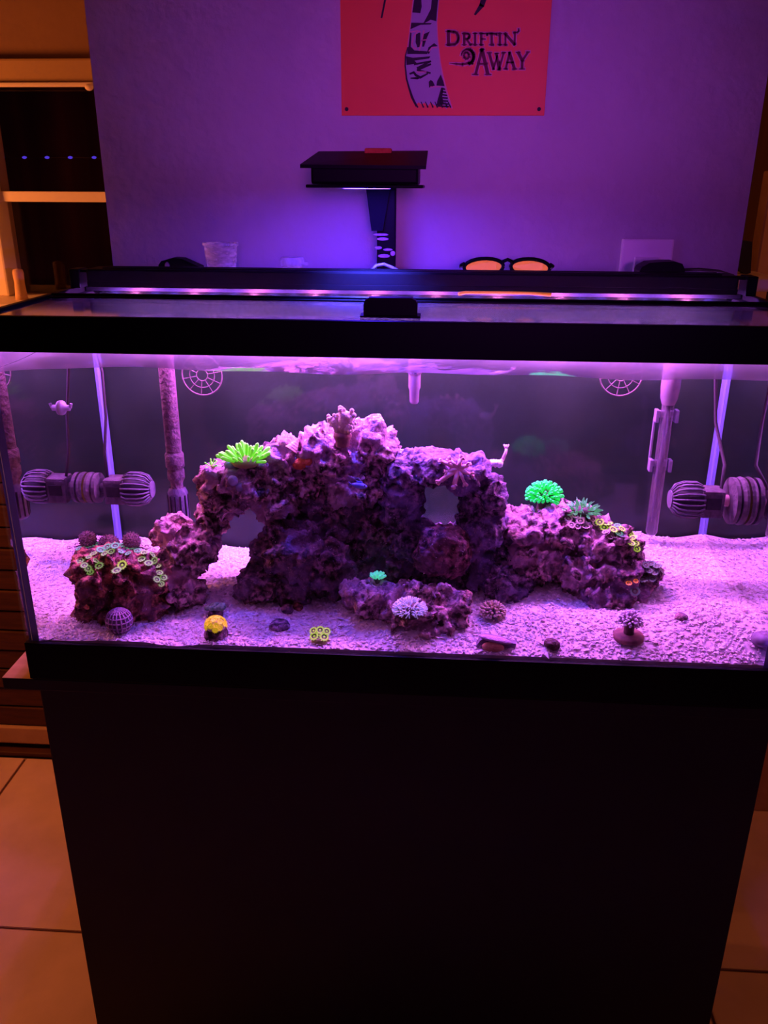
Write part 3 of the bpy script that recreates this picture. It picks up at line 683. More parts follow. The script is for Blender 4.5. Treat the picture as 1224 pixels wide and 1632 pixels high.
# bright green dome coral
def dome_coral(label, px, py, R, n, ln, rad, mat, stem_h, stem_r, zmin=-.05, squash=.75, name='dome_coral', stem_mat='stalk', rocks=True, disc=None, tipmat=None):
    b = on(px, py, rocks); k_ = mpp(b); t = thing(name, b - Vector((0,0,.002)), label, 'coral')
    MB().lathe([(stem_r*k_*1.15,-.004),(stem_r*k_,stem_h*k_*.6),(stem_r*k_*1.5,stem_h*k_),(stem_r*k_,stem_h*k_*1.15),(0,stem_h*k_*1.2)], b, n=14).build('stem', stem_mat, t, smooth=True)
    if disc: MB().lathe([(0,.0),(disc*k_,.0),(disc*k_*1.03,.004),(disc*k_*.9,.007),(0,.0075)], b-Vector((0,0,.001)), n=22).build('plug_disc', 'rust', t, smooth=True)
    c = b + Vector((0,0,stem_h*k_)); mb = MB(); tp = MB()
    core = MB().ell(c, (R*k_*.62, R*k_*.62, R*k_*squash*.6), 2); core.build('crown', stem_mat, t, smooth=True)
    for d in dome_dirs(n, zmin, n):
        e = Vector((d.x, d.y, d.z*squash)); g = (e + Vector([random.uniform(-.22,.22) for _ in range(3)])).normalized()
        p0 = c + e*R*k_*.62; p1 = c + e*R*k_*.62 + g*ln*k_; r_ = rad*k_
        mb.tube([p0, (p0+p1)/2, p1-g*r_*.6, p1], [r_*.7, r_*.9, r_, r_*.45], 6)
        if tipmat: tp.ell(p1, (r_*1.15,)*3, 1)
    o = mb.build('tentacles', mat, t, smooth=True); o['kind'] = 'stuff'
    if tipmat: o = tp.build('tentacle_tips', tipmat, t, smooth=True); o['kind'] = 'stuff'
    return t
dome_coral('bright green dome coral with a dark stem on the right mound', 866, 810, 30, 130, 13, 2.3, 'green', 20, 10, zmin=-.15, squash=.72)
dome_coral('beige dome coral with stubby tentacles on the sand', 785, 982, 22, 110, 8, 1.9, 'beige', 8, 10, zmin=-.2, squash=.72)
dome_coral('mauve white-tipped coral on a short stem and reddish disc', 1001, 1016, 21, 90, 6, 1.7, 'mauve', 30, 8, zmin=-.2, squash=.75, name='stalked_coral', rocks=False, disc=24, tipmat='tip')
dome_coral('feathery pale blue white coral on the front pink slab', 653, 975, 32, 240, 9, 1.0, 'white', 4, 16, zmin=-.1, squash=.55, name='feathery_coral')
# pale green fronds
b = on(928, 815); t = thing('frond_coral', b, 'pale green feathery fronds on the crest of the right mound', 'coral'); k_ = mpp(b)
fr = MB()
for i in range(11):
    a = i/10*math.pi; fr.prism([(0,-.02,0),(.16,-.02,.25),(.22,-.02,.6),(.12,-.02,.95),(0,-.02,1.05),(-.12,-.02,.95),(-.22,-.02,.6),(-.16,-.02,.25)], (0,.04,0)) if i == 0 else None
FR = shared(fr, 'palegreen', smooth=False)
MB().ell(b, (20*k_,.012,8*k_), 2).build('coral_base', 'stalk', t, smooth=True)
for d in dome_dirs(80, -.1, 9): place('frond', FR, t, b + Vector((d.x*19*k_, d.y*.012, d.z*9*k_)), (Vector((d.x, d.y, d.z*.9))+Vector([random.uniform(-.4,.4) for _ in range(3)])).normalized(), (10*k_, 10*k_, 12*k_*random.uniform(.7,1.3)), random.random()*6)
# grey polyps and orange polyp low on the right
GB = rock('coral_rubble', 'small dark rubble lump at the right foot of the mound', [(1035,918,.14,18,16,.018),(1020,938,.13,16,15,.016),(1018,960,.12,13,16,.014)], 1, vox=.0025, big=.008, mid=.005)
colony('zoanthid_colony', 'grey green polyps on the rubble at the right foot of the mound',
       [(1028,902,6,'greyp'),(1038,901,7,'greyp'),(1048,905,7,'greyp'),(1053,913,6,'greyp'),(1044,914,6,'greyp'),(1034,911,6,'greyp'),(1024,926,9,'greyp'),(1012,943,8,'greyp'),(1040,924,6,'greyp')])
colony('zoanthid_colony', 'tiny orange polyps beside the grey ones at the mound foot', [(1002,931,5,'orangep'),(1013,927,4,'orangep')])
# tan branching coral on a plug, on the summit
b = on(546, 706); k_ = mpp(b); t = thing('branching_coral', b, 'tan knobbly branching coral on a rusty plug on the summit', 'coral')
MB().lathe([(11*k_,-.004),(12*k_,.004),(15*k_,.009),(14*k_,.014),(0,.016)], b, n=16).build('plug', 'rust', t, smooth=True)
top = b + Vector((0,0,.013))
for (dx, dz, br_) in ((-17,22,8),(-7,27,8),(4,35,9.5),(13,31,9),(15,12,8),(-9,12,9),(3,18,10)):
    e = top + Vector((dx*k_, random.uniform(-.006,.006), dz*k_))
    mb = MB(); mb.tube([top+Vector((dx*.3*k_,0,0)), top.lerp(e,.55)+Vector((0,0,2*k_)), e], [7*k_, br_*.9*k_, br_*k_], 9)
    for q in range(9): mb.ell(e + Vector([random.uniform(-1,1)*br_*.75*k_ for _ in range(3)]), (br_*.42*k_,)*3, 2)
    mb.build('branch', 'tan', t, smooth=True)
# pink star-branch coral on the ring rock
b = on(730, 748); k_ = mpp(b); t = thing('star_coral', b, 'pink branching star coral hanging over the ring-shaped rock', 'coral')
MB().ell(b, (9*k_,.006,8*k_), 2).build('coral_base', 'pinkc', t, smooth=True)
for (dx, dy, w_) in ((-28,16,3.4),(-24,-14,3),(-6,22,3.4),(10,18,2.6),(18,6,3),(14,-8,3),(4,-18,3),(-12,-16,2.6),(-16,2,3)):
    e = b + (_r*dx - _u*dy)*k_ + Vector((0,-.006,0)); md = b.lerp(e,.55)+Vector((0,-.004,.002))
    mb = MB(); mb.tube([b, md, e], [w_*1.5*k_, w_*1.2*k_, w_*1.1*k_], 8)
    for q in range(8):
        d = ((e-b).normalized() + Vector([random.uniform(-.9,.9) for _ in range(3)])).normalized(); mb.tube([e, e+d*8*k_], [2.1*k_, 1.4*k_], 6)
    mb.build('branch', 'pinkc', t, smooth=True)
# snail shell with a pink tube on the ring rock's shoulder
b = on(786, 748) + Vector((0,-.010,.004)); k_ = mpp(b); t = thing('snail', b, 'pale grey snail with a raised pink stalk on the ring rock shoulder', 'snail')
mb = MB()
for i in range(26):
    a = i*.55; r_ = (11-.38*i)*k_; mb.ell(b + Vector((math.cos(a)*r_*.75, math.sin(a)*r_*.5-.002, 9*k_+i*.22*k_)), (r_*.62,)*3, 1)
mb.build('shell', 'greyshell', t, smooth=True)
e = b + (_r*14 + _u*14)*k_
mb = MB(); mb.tube([e, e+(_r*5+_u*12)*k_, e+(_r*6+_u*18)*k_], [3*k_, 2.4*k_, 2.2*k_], 8)
for s in (-1, 0, 1): mb.tube([e+(_r*6+_u*17)*k_, e+(_r*(6+s*4)+_u*25)*k_], [1.8*k_, 1.2*k_], 6)
mb.tube([b+Vector((0,0,6*k_)), e], [5*k_, 3*k_], 8); mb.build('stalk', 'pinkc', t, smooth=True)
# cone snail
b = on(466, 716) + Vector((0,-.010,.002)); k_ = mpp(b); d = (_r*.55 + _u*.8).normalized(); pr = []
for i in range(20):
    h = i/19; pr.append(((11*(1-h)+.4*math.sin(i*1.9))*k_, h*24*k_))
o = MB().lathe([(0,0)]+pr, b, d, 18).build('snail', 'shell', smooth=True); tag(o, 'orange tan cone-shaped snail shell left of the summit rock', 'snail')
# orange sponge crust, mushrooms, blue one
b, n_, _ = hit(482, 738); k_ = mpp(b)
o = MB().ell(b, (17*k_,.008,10*k_), 3, rot=Matrix.Rotation(-.35, 3, 'Y')).build('sponge', 'sponge', smooth=True); tag(o, 'orange red sponge patch below the cone-shaped shell', 'sponge')
def mushrooms(label, spots, mat, name='mushroom_coral'):
    hs = [hit(x, y)[0] for x, y, *_ in spots]; c = sum(hs, Vector())/len(hs); c.z = min(h.z for h in hs); t = thing(name, c, label, 'coral')
    for (x, y, rx, ry), h in zip(spots, hs):
        q = mpp(h); MB().ell(h, (rx*q, .005, ry*q), 2, rot=Matrix.Rotation(.25, 3, 'Y')).build('cap', mat, t, smooth=True)
mushrooms('blue grey mushroom corals under the lime green coral', [(366,742,10,8),(371,766,9,9),(383,777,8,8)], 'grapes')
b, n_, _ = hit(574, 769); k_ = mpp(b); t = thing('fish', b + Vector((0,-.012,-.004)), 'small blue fish in front of the summit rock', 'fish')
c = b + Vector((0,-.012,0))
mb = MB(); mb.lathe([(0,-13*k_),(2.5*k_,-11*k_),(4.6*k_,-5*k_),(5*k_,0),(4*k_,6*k_),(2*k_,10*k_),(1.4*k_,12*k_)], c, (-1,0,.15), 14); mb.build('body', 'blue', t, smooth=True)
MB().prism([c+Vector((-11*k_,0,1*k_)), c+Vector((-17*k_,0,6*k_)), c+Vector((-15.5*k_,0,1.6*k_)), c+Vector((-17*k_,0,-2*k_))], (0,.0012,0)).build('tail_fin', 'blue', t)
MB().prism([c+Vector((-4*k_,0,4*k_)), c+Vector((-5*k_,0,8*k_)), c+Vector((5*k_,0,6*k_)), c+Vector((6*k_,0,3*k_))], (0,.001,0)).build('dorsal_fin', 'blue', t)
MB().ell(c+Vector((9*k_,-.0026,1*k_)), (.0012,)*3, 1).build('eye', 'ink', t, smooth=True)

# ------------------------------------------------------------------ things on the sand
def ground(px, py): return hit(px, py, False)[0]
# yellow polyp frag
b = ground(345, 1014); k_ = mpp(b); t = thing('zoanthid_frag', b, 'bright yellow polyp cluster on a rock plug at front left', 'coral')
mb = MB(); mb.lathe([(19*k_,-.003),(19*k_,.006),(16*k_,.012),(15*k_,.016),(0,.018)], b, n=12); mb.build('plug', RK[1], t, smooth=True)
dm = MB().lathe([(0,-.0),(15*k_,0),(17*k_,5*k_),(14*k_,12*k_),(7*k_,16*k_),(0,17*k_)], b+Vector((0,0,.012)), n=16); dm.build('cushion', 'beige', t, smooth=True)
PM['yellow'] = polyp_mesh('yellow', 'yellow')
for d in dome_dirs(24, .05, 12):
    p = b + Vector((0,0,.012+4*k_)) + Vector((d.x*15.5*k_, d.y*15.5*k_, d.z*13*k_)); place('polyp', PM['yellow'], t, p, d, 4.6*k_, random.random()*6)
b = ground(344, 980); k_ = mpp(b); t = thing('cushion_coral', b, 'grey green rounded coral just behind the yellow polyps', 'coral')
MB().lathe([(13*k_,-.003),(10*k_,.006),(11*k_,.009),(0,.01)], b, n=12).build('plug', RK[1], t, smooth=True)
mb = MB()
for i in range(16): mb.ell(b+Vector((random.uniform(-13,13)*k_, random.uniform(-6,6)*k_, .009+random.uniform(0,7)*k_)), (5.5*k_,5*k_,4.5*k_), 2)
mb.build('cushion', 'greyp', t, smooth=True)
b = ground(510, 1020); k_ = mpp(b); t = thing('zoanthid_frag', b, 'yellow green ring polyps lying on the front sand', 'coral')
MB().lathe([(14*k_,-.003),(14*k_,.003),(11*k_,.006),(0,.007)], b, n=12).build('plug', 'limebase', t, smooth=True)
for dx, dy, dz, r in ((-8,-3,7,7),(7,-4,7,7),(-10,4,13,6),(0,5,14,6.5),(10,4,13,6),(0,-5,6,5)):
    place('polyp', PM['limepolyp'], t, b+Vector((dx*k_, dy*k_, dz*k_)), Vector((dx*.03,-.55,.8)).normalized(), r*k_, random.random()*6)
# open clam
b = ground(788, 1046); b.y = .013; b.x = P(788, 1046, .013).x; b.z = sand_z(b.x, b.y); k_ = mpp(b); t = thing('clam', b, 'open purple clam with an orange mantle against the front glass', 'clam')
b = b + Vector((0,0,-.001))
mb = MB(); mb.prism([b+Vector((x*k_,.004,z_*k_)) for x, z_ in ((-32,2),(-24,16),(-15,24),(8,20),(22,15),(34,13),(31,0),(10,-3),(-16,-3))], (0,.009,0)); mb.build('shell', 'darkshell', t)
mb = MB().ell(b+Vector((-3*k_,.001,8*k_)), (18*k_,.0042,9*k_), 3, rot=Matrix.Rotation(.08, 3, 'Y')); mb.build('mantle', 'flesh', t, smooth=True)
mb = MB().ell(b+Vector((0*k_,.004,20*k_)), (28*k_,.007,4.5*k_), 2, rot=Matrix.Rotation(.2, 3, 'Y')); mb.build('upper_shell', 'mauve', t, smooth=True)
def snail(label, px, py, r, mat):
    b = ground(px, py); b.y = max(b.y, .008+r*mpp(b)*1.15); b.z = sand_z(b.x, b.y); k_ = mpp(b); mb = MB()
    for i in range(22):
        a = i*.6; q = r*(1-.036*i)*k_; mb.ell(b+Vector((math.cos(a)*q*.35, math.sin(a)*q*.35, r*.55*k_+i*.03*r*k_)), (q*.78, q*.78, q*.7), 2)
    o = mb.build('snail', mat, smooth=True); return tag(o, label, 'snail')
snail('small brown round snail shell on the sand right of the clam', 879, 1050, 13, 'brown')
snail('dark violet snail at the front right corner of the sand', 1219, 1062, 20, 'darkshell')
# latticed round shell in front of the left rock
b = ground(193, 1014); b.y = .030; b.x = P(193, 1014, .030).x; b.z = sand_z(b.x, b.y); k_ = mpp(b); t = thing('lattice_ball', b, 'round dark violet ball with a pale lattice in front of the far-left rock', 'ball')
c = b + Vector((0,0,20*k_)); MB().ell(c, (20*k_,20*k_,19*k_), 3).build('body', 'darkshell', t, smooth=True)
mb = MB()
for i in range(9):
    a = i*math.pi/9; u_ = Vector((math.cos(a), math.sin(a), 0))
    mb.tube([c + (u_*math.cos(x) + Vector((0,0,1))*math.sin(x))*20.4*k_ for x in [j*2*math.pi/28 for j in range(29)]], 1.3*k_, 5, caps=False)
for z_ in (-.6,-.25,.15,.5,.8):
    rr = math.sqrt(1-z_*z_)*20.6*k_; mb.tube([c + Vector((math.cos(x)*rr, math.sin(x)*rr, z_*20*k_)) for x in [j*2*math.pi/24 for j in range(25)]], 1.2*k_, 5, caps=False)
mb.build('lattice', 'mauve', t, smooth=True)
# two dark fuzzy balls at the back left, small rubble on the sand
for px, py, lb in ((163,862,'dark brown fuzzy ball at the back left, nearer the end glass'), (211,858,'dark brown fuzzy ball at the back left, nearer the upright rock')):
    b = ground(px+ (14 if px < 180 else 0), py+14); b.z = sand_z(b.x, b.y); k_ = mpp(b); mb = MB(); mb.ell(b+Vector((0,0,11*k_)), (14*k_,.011,13*k_), 3)
    for d in dome_dirs(90, -.6, int(px)): mb.tube([b+Vector((0,0,11*k_))+Vector((d.x*12*k_,d.y*.009,d.z*11*k_)), b+Vector((0,0,11*k_))+Vector((d.x*16*k_,d.y*.013,d.z*15*k_))], [1.6*k_,.6*k_], 4)
    tag(mb.build('algae_ball', 'brown', smooth=True), lb, 'algae')
def pebble(label, px, py, rx, ry, mi=1):
    b = ground(px, py); k_ = mpp(b); rock_o = rock('pebble', label, [(px, py-ry*.5, b.y, rx, ry, rx*k_)], mi, vox=.0016, big=.006, mid=.003, fine=.0015, cat='pebble')
pebble('dark knobbly pebble on the sand left of the front slab', 457, 975, 9, 8)
pebble('flat purple pebble patch on the sand behind the yellow green ring polyps', 447, 998, 16, 5, 2)
pebble('tiny brown pebble at the foot of the broad dark rock', 474, 970, 6, 5, 3)
pebble('small dark pebble on the open sand at right', 1085, 985, 8, 4, 1)

# ------------------------------------------------------------------ equipment in the tank
def pump(label, c, s, cord_pts, mr=1.0):
    # c: centre of the magnet face on the end pane, s: +1 towards +X
    t = thing('circulation_pump', c - Vector((0,0,.03)), label, 'pump')
    ax = Vector((s,0,0)); c = c + ax*.001
    MB().lathe([(q*mr, h_) for q, h_ in [(0,0),(.022,0),(.023,.004),(.0215,.008),(.017,.009),(.017,.0105),(.022,.011),(.022,.016),(.015,.018),(0,.018)]], c, ax, 28).build('magnet_mount', 'pump', t, smooth=False)
    MB().lathe([(0,.017),(.008,.017),(.0075,.026),(.010,.03),(0,.032)], c, ax, 16).build('ball_joint', 'pinkc' if s < 0 else 'pump', t, smooth=True)
    mo = MB().cham(c+Vector((min(.026*s,.056*s),-.015,-.021)), c+Vector((max(.026*s,.056*s),.015,.017)), .004).build('motor_body', 'pump', t)
    MB().cham(c+Vector((min(.031*s,.050*s),-.0165,-.008)), c+Vector((max(.031*s,.050*s),-.0148,.008)), .0008).build('label_window', 'pumpdark', mo)
    MB().lathe([(0,.054),(.018,.054),(.0195,.064),(.0185,.082),(.013,.089),(0,.09)], c, ax, 24).build('propeller_core', 'pumpdark', t, smooth=True); cg = [q for q in bpy.data.objects if q.parent == t and q.name.startswith('propeller_core')][0]
    for i in range(20):
        a = 2*math.pi*i/20; u_ = Vector((0, math.cos(a), math.sin(a)))
        mb = MB(); mb.tube([c+ax*.053+u_*.020, c+ax*.060+u_*.0238, c+ax*.076+u_*.0238, c+ax*.086+u_*.0205, c+ax*.092+u_*.012], [.0012]*5, 5); mb.build('rib', 'rib', cg, smooth=True)
    MB().lathe([(0,.091),(.012,.091),(.012,.094),(0,.0945)], c, ax, 16).build('end_cap', 'rib', t)
    mb = MB(); mb.tube(cord_pts, .0022, 8); mb.build('cord', 'cord', t, smooth=True)
zwat = T-.0565
c = PX(147, 772, -.4535); c.y = .225
pump('grey circulation pump with ribbed cage on the left end glass', c, 1, [c+Vector((.03,.0,.016)), c+Vector((.026,.01,.05)), c+Vector((.028,.025,.10)), c+Vector((.024,.04,.16)), c+Vector((.02,.04,.195))])
c = PX(1180, 795, .4535); c.y = .178
pump('grey circulation pump with ribbed cage on the right end glass', c, -1, [c+Vector((-.03,.0,.016)), c+Vector((-.02,.03,.04)), c+Vector((-.03,.06,.09)), c+Vector((-.036,.07,.15)), c+Vector((-.036,.07,.185))], 1.42)
# intake tube with strainer, left
a = P(257, 600, .25); b = P(282, 772, .25); e = P(293, 832, .25); k_ = mpp(b); X = b.x
it = thing('intake_tube', (X, .25, e.z), 'algae-crusted intake tube with slotted strainer at back left', 'tube')
pts = [(X, .25, T+.004-.03*0)]
zt = T-.045
mb = MB(); mb.tube([(X,.25,zt), (X,.25,b.z+.10), (X,.25,b.z+.045), (X,.25,b.z+.035)], .0112, 16); mb.build('pipe', 'tube', it, smooth=True)
mb = MB(); mb.lathe([(.0112,.05),(.0135,.047),(.0135,.028),(.011,.025),(.0125,.022),(.0125,.010),(.009,.004),(.009,-.004),(.012,-.008)], (X,.25,b.z), n=16); mb.build('coupling', 'tube', it, smooth=True)
mb = MB(); mb.lathe([(.011,b.z-.004-e.z),(.0145,b.z-.012-e.z),(.0150,.004),(.012,0),(0,0)], (X,.25,e.z), n=20); stn = mb.build('strainer', 'strain', it, smooth=True)
for i in range(12):
    a_ = 2*math.pi*i/12; MB().cham((X+math.cos(a_)*.0148-.0011, .25+math.sin(a_)*.0148-.0011, e.z+.005), (X+math.cos(a_)*.0148+.0011, .25+math.sin(a_)*.0148+.0011, b.z-.014), .0004).build('strainer_bar', 'pumpdark', stn)
# heater
hx = P(1053, 735, .275); ht = thing('heater', (hx.x, .275, P(1036,852,.275).z), 'glass heater tube with pale cap hanging at back right', 'heater')
zb_ = P(1036,852,.275).z; zc = P(1070,640,.275).z
MB().lathe([(0,0),(.006,.001),(.0085,.005),(.0085,zc-zb_)], (hx.x,.275,zb_), n=18).build('glass_tube', 'heater', ht, smooth=True)
MB().tube([(hx.x+.001,.276,zb_+.02),(hx.x+.001,.276,zc)], .0035, 10).build('heating_element', 'rib', ht, smooth=True)
MB().lathe([(.0088,-.004),(.0115,.004),(.013,.02),(.013,zwat-zc+.01),(0,zwat-zc+.012)], (hx.x,.275,zc), n=18).build('cap', 'cap', ht, smooth=True)
for py in (663, 742):
    z_ = P(1060, py, .275).z
    bk = MB().cham((hx.x-.014, .284, z_-.005), (hx.x+.014, .290, z_+.005), .0015).build('bracket', 'clip', ht)
    for s in (-1, 1): MB().cham((hx.x+s*.0135-.0025, .270, z_-.009), (hx.x+s*.0135+.0025, .283, z_+.009), .0012).build('clip', 'clip', bk)
MB().cham((hx.x-.0145, .284, P(1060,742,.275).z+.006), (hx.x-.0115, .289, P(1060,663,.275).z-.006), .0006).build('bracket_rail', 'clip', ht)
# return nozzle
nz = P(660, 644, .27); t = thing('return_nozzle', nz, 'stubby pinkish nozzle hanging below the water line in the middle', 'nozzle')
MB().lathe([(0,.002),(.005,.001),(.0065,.004),(.007,.02),(.0085,.024),(.0085,.045)], nz, n=16).build('nozzle_tip', 'cap', t, smooth=True)
MB().lathe([(.0098,.044),(.0098,.052),(.009,.056),(.009,.066),(0,.067)], nz, n=16).build('nozzle_collar', 'tube', t, smooth=True)
# round guards on the back glass
for px, lb in ((322,'round lattice guard at the water line above the left reef'), (990,'round lattice guard at the water line left of the heater')):
    c = P(px, 598, ID-.004); t = thing('lattice_guard', c-Vector((0,0,.03)), lb, 'guard'); R_ = .0295
    rg = MB()
    for f_ in (1, .62, .28): rg.tube([c+Vector((math.cos(x)*R_*f_, 0, math.sin(x)*R_*f_)) for x in [j*2*math.pi/32 for j in range(33)]],   .0011 if f_ == 1 else .0007, 6, caps=False)
    rgo = rg.build('rings', 'guard', t, smooth=True)
    for i in range(10):
        a_ = 2*math.pi*i/10+.2; MB().tube([c+Vector((math.cos(a_)*R_*.28,0,math.sin(a_)*R_*.28)), c+Vector((math.cos(a_)*R_,0,math.sin(a_)*R_))], .0007, 6).build('spoke', 'guard', rgo)
# little suction cup on the left pane
c = PX(98, 650, -.4535); t = thing('suction_cup', c-Vector((0,0,.01)), 'small pale suction cup on the left end glass above the pump', 'suction cup')
MB().lathe([(0,0),(.010,0),(.009,.003),(.004,.006),(.004,.011),(0,.012)], c+Vector((.0003,0,0)), (1,0,0), 18).build('cup', 'clip', t, smooth=True)
MB().tube([c+Vector((.012,0,0)), c+Vector((.014,0,.006))], .002, 6).build('cord_clip', 'clip', t)

# ------------------------------------------------------------------ water surface
nx, ny = 120, 40; vs = []; fs = []
for j in range(ny+1):
    for i in range(nx+1):
        x = -HW+.0066 + 2*(HW-.0066)*i/nx; y = .0065 + (ID-.0005)*j/ny
        vs.append((x, y, zwat + .0014*math.sin(x*17+y*9) + .001*math.sin(x*41-y*33+1) - .006*math.exp(-((x+.455)/.05)**2)))
for j in range(ny):
    for i in range(nx):
        a = j*(nx+1)+i; fs.append((a, a+1, a+nx+2, a+nx+1))
me = bpy.data.meshes.new('water_surface'); me.from_pydata(vs, [], fs); me.materials.append(M['water']); me.polygons.foreach_set('use_smooth', [True]*len(fs))
wo = bpy.data.objects.new('water_surface', me); COL.objects.link(wo); tag(wo, 'rippled violet water surface just under the top rim', 'water', kind='stuff')

# ------------------------------------------------------------------ lid
ld = thing('glass_lid', (0, .15, T-.0075), 'hinged glass lid with black handle covering the aquarium', 'lid')
yh = .185                     # hinge
MB().cham((-HW+.010, .009, T-.0073), (HW-.010, yh-.004, T-.0033), .0006).build('front_panel', 'lid', ld)
MB().cham((-HW+.010, yh+.004, T-.0073), (HW-.010, .292, T-.0033), .0006).build('rear_panel', 'lid_rear', ld)
hg = MB(); hg.cham((-HW+.010, yh-.0095, T-.0032), (HW-.010, yh+.0095, T-.001), .0006); hg.tube([(-HW+.010, yh, T), (HW-.010, yh, T)], .0022, 8); hg.build('hinge_strip', 'black', ld)
MB().cham((-HW+.010, .2925, T-.0073), (HW-.010, TD-.010, T-.0005), .0008).build('back_strip', 'black', ld)
hc = PZ(622, 506, T-.003); k_ = mpp(hc); hy = hc.y
hb = MB(); hb.cham((hc.x-48*k_, hy-.004, T-.0032), (hc.x+48*k_, hy+.022, T-.0008), .0008)
prof = [(-43,0),(-43,17),(-40,24),(-33,28),(33,28),(40,24),(43,17),(43,0)]
hb.prism([Vector((hc.x+x*k_, hy+.001, T-.001+z_*k_*.98)) for x, z_ in prof], (0,.012,0)); hb.build('handle', 'black', ld)

# ------------------------------------------------------------------ LED bar
by0, by1 = .25, .292; bz0, bz1 = T+.0078, T+.0262
xl = P(138, 445, by0).x; xr = P(1178, 450, by0).x
lb = thing('led_light_bar', (0, .27, T), 'long black LED light bar across the back of the lid', 'light')
hs = MB(); hs.cham((xl, by0, bz0), (xr, by1, bz1), .0025)
for i in range(3): hs.box((xl+.02, by0+.009+i*.011, bz1-.0004), (xr-.02, by0+.013+i*.011, bz1+.0012))
hs.cham((xl, by0, T+.0022), (xr, by0+.0025, bz0+.002), .0008)  # added front lip that hides the LEDs' mirror image in the lid
hs.build('housing', 'black', lb)
for s, xe in ((-1, xl), (1, xr)):
    lg = MB(); xo = s*(HW-.004); a_, b_ = sorted((xe-s*.02, xo))
    lg.cham((a_, by0+.012, bz1-.006), (b_, by0+.030, bz1-.002), .001); x0, x1 = sorted((xo-s*.014, xo)); lg.cham((x0, by0+.006, T+.0003), (x1, by0+.036, bz1-.001), .0015); lg.build('mounting_leg', 'black', lb)
dm = MB(); dm.lathe([(.006,0),(0,0)], (0,0,0), n=10); LEDM = {}
for k, mt in (('p','pinkled'), ('b','blueled')):
    q = MB(); q.add([(math.cos(2*math.pi*i/10)*.0062, math.sin(2*math.pi*i/10)*.0062, 0) for i in range(10)], [tuple(range(10))]); LEDM[k] = shared(q, mt, smooth=False)
n_led = 30
for i in range(n_led):
    x = xl+.03 + (xr-xl-.06)*i/(n_led-1)
    place('led', LEDM['p' if i % 3 == 1 else 'b'], lb, (x, (by0+by1)/2, bz0-.0006), (0,0,-1))

# ------------------------------------------------------------------ lamp on an arm
LY = .30; LH = .235        # post, head
lp = thing('reef_lamp', (P(612,430,LY).x, LY+.02, T-.0004), 'black reef lamp on an upright arm behind the tank', 'lamp')
def quadbox(mb, f4, dy): mb.prism(f4, dy)
bx0, bx1 = P(495, 270, LH-.05).x, P(667, 270, LH-.05).x; zt, zbm = P(580,262,LH-.05).z, P(580,294,LH-.05).z
lho = MB().cham((bx0, LH-.05, zbm), (bx1, LH+.045, zt), .003).build('housing', 'black', lp)
# tilted top plate: front edge wide and low, rear edge high
A = P(478,262,LH-.06); B = P(679,264,LH-.06); C_ = P(682,240,LH+.03); D = P(508,241,LH+.03)
tp = MB(); tp.prism([A,B,C_,D], (0,.0,-.004)); tp.build('top_plate', 'black', lp)
MB().cham((bx0-.006, LH-.054, zbm-.004), (bx1+.006, LH+.05, zbm-.0002), .0015).build('bottom_flange', 'black', lp)
e = MB(); c = Vector(((bx0+bx1)/2, LH-.018, zbm-.0047))
e.add([(c.x+math.cos(2*math.pi*i/20)*.030, c.y+math.sin(2*math.pi*i/20)*.030, c.z) for i in range(20)], [tuple(reversed(range(20)))]); e.build('led_puck', 'lampled', lho, fixn=False)
sl_ = bpy.data.lights.new('lamp_lens_beam', 'SPOT'); sl_.energy = 150; sl_.color = (.06,.06,1); sl_.spot_size = math.radians(95); sl_.spot_blend = .7; sl_.shadow_soft_size = .03
slo = bpy.data.objects.new('lamp_lens_beam', sl_); COL.objects.link(slo); slo.location = c - Vector((0,0,.004))
kn = P(603, 239, LH+.02); MB().cham(kn+Vector((-.017,-.006,-.012)), kn+Vector((.017,.006,.002)), .002).build('cable_plug', 'sponge', lp)
MB().cham(((bx0+bx1)/2-.012, LH+.044, zbm+.006), ((bx0+bx1)/2+.022, LY+.03, zbm+.018), .002).build('arm', 'black', lp)
MB().prism([P(583,298,LY+.014), P(622,298,LY+.014), P(610,368,LY+.014), P(592,368,LY+.014)], (0,.0068,0)).build('bracket', 'darkblue', lp)
p0 = Vector((0, 0, zbm+.02)); p1 = P(617, 432, LY+.03)
MB().cham((p1.x-.014, LY+.021, T-.0004), (p1.x+.012, LY+.036, p0.z), .002).build('post', 'black', lp)
MB().cham((p1.x-.036, LY-.005, T-.0003), (p1.x+.034, LY+.042, T+.004), .0015).build('foot', 'black', lp)
mb = MB()
for (x, y, w_, h_) in ((607,374,26,4),(610,381,20,5),(603,395,12,5),(618,398,16,4),(612,408,20,6),(626,404,8,8)):
    q = P(x, y, LY+.0205); mb.ell(q, (w_*.5*mpp(q), .0009, h_*.5*mpp(q)), 2)
mb.build('torn_sticker', 'mauve', lp, smooth=True)
mb = MB(); mb.tube([P(592,431,LY-.004), P(600,423,LY-.004), P(612,421,LY-.004), P(624,426,LY-.004), P(634,431,LY-.004)], .0022, 8); mb.build('cable_loop', 'clip', lp, smooth=True)

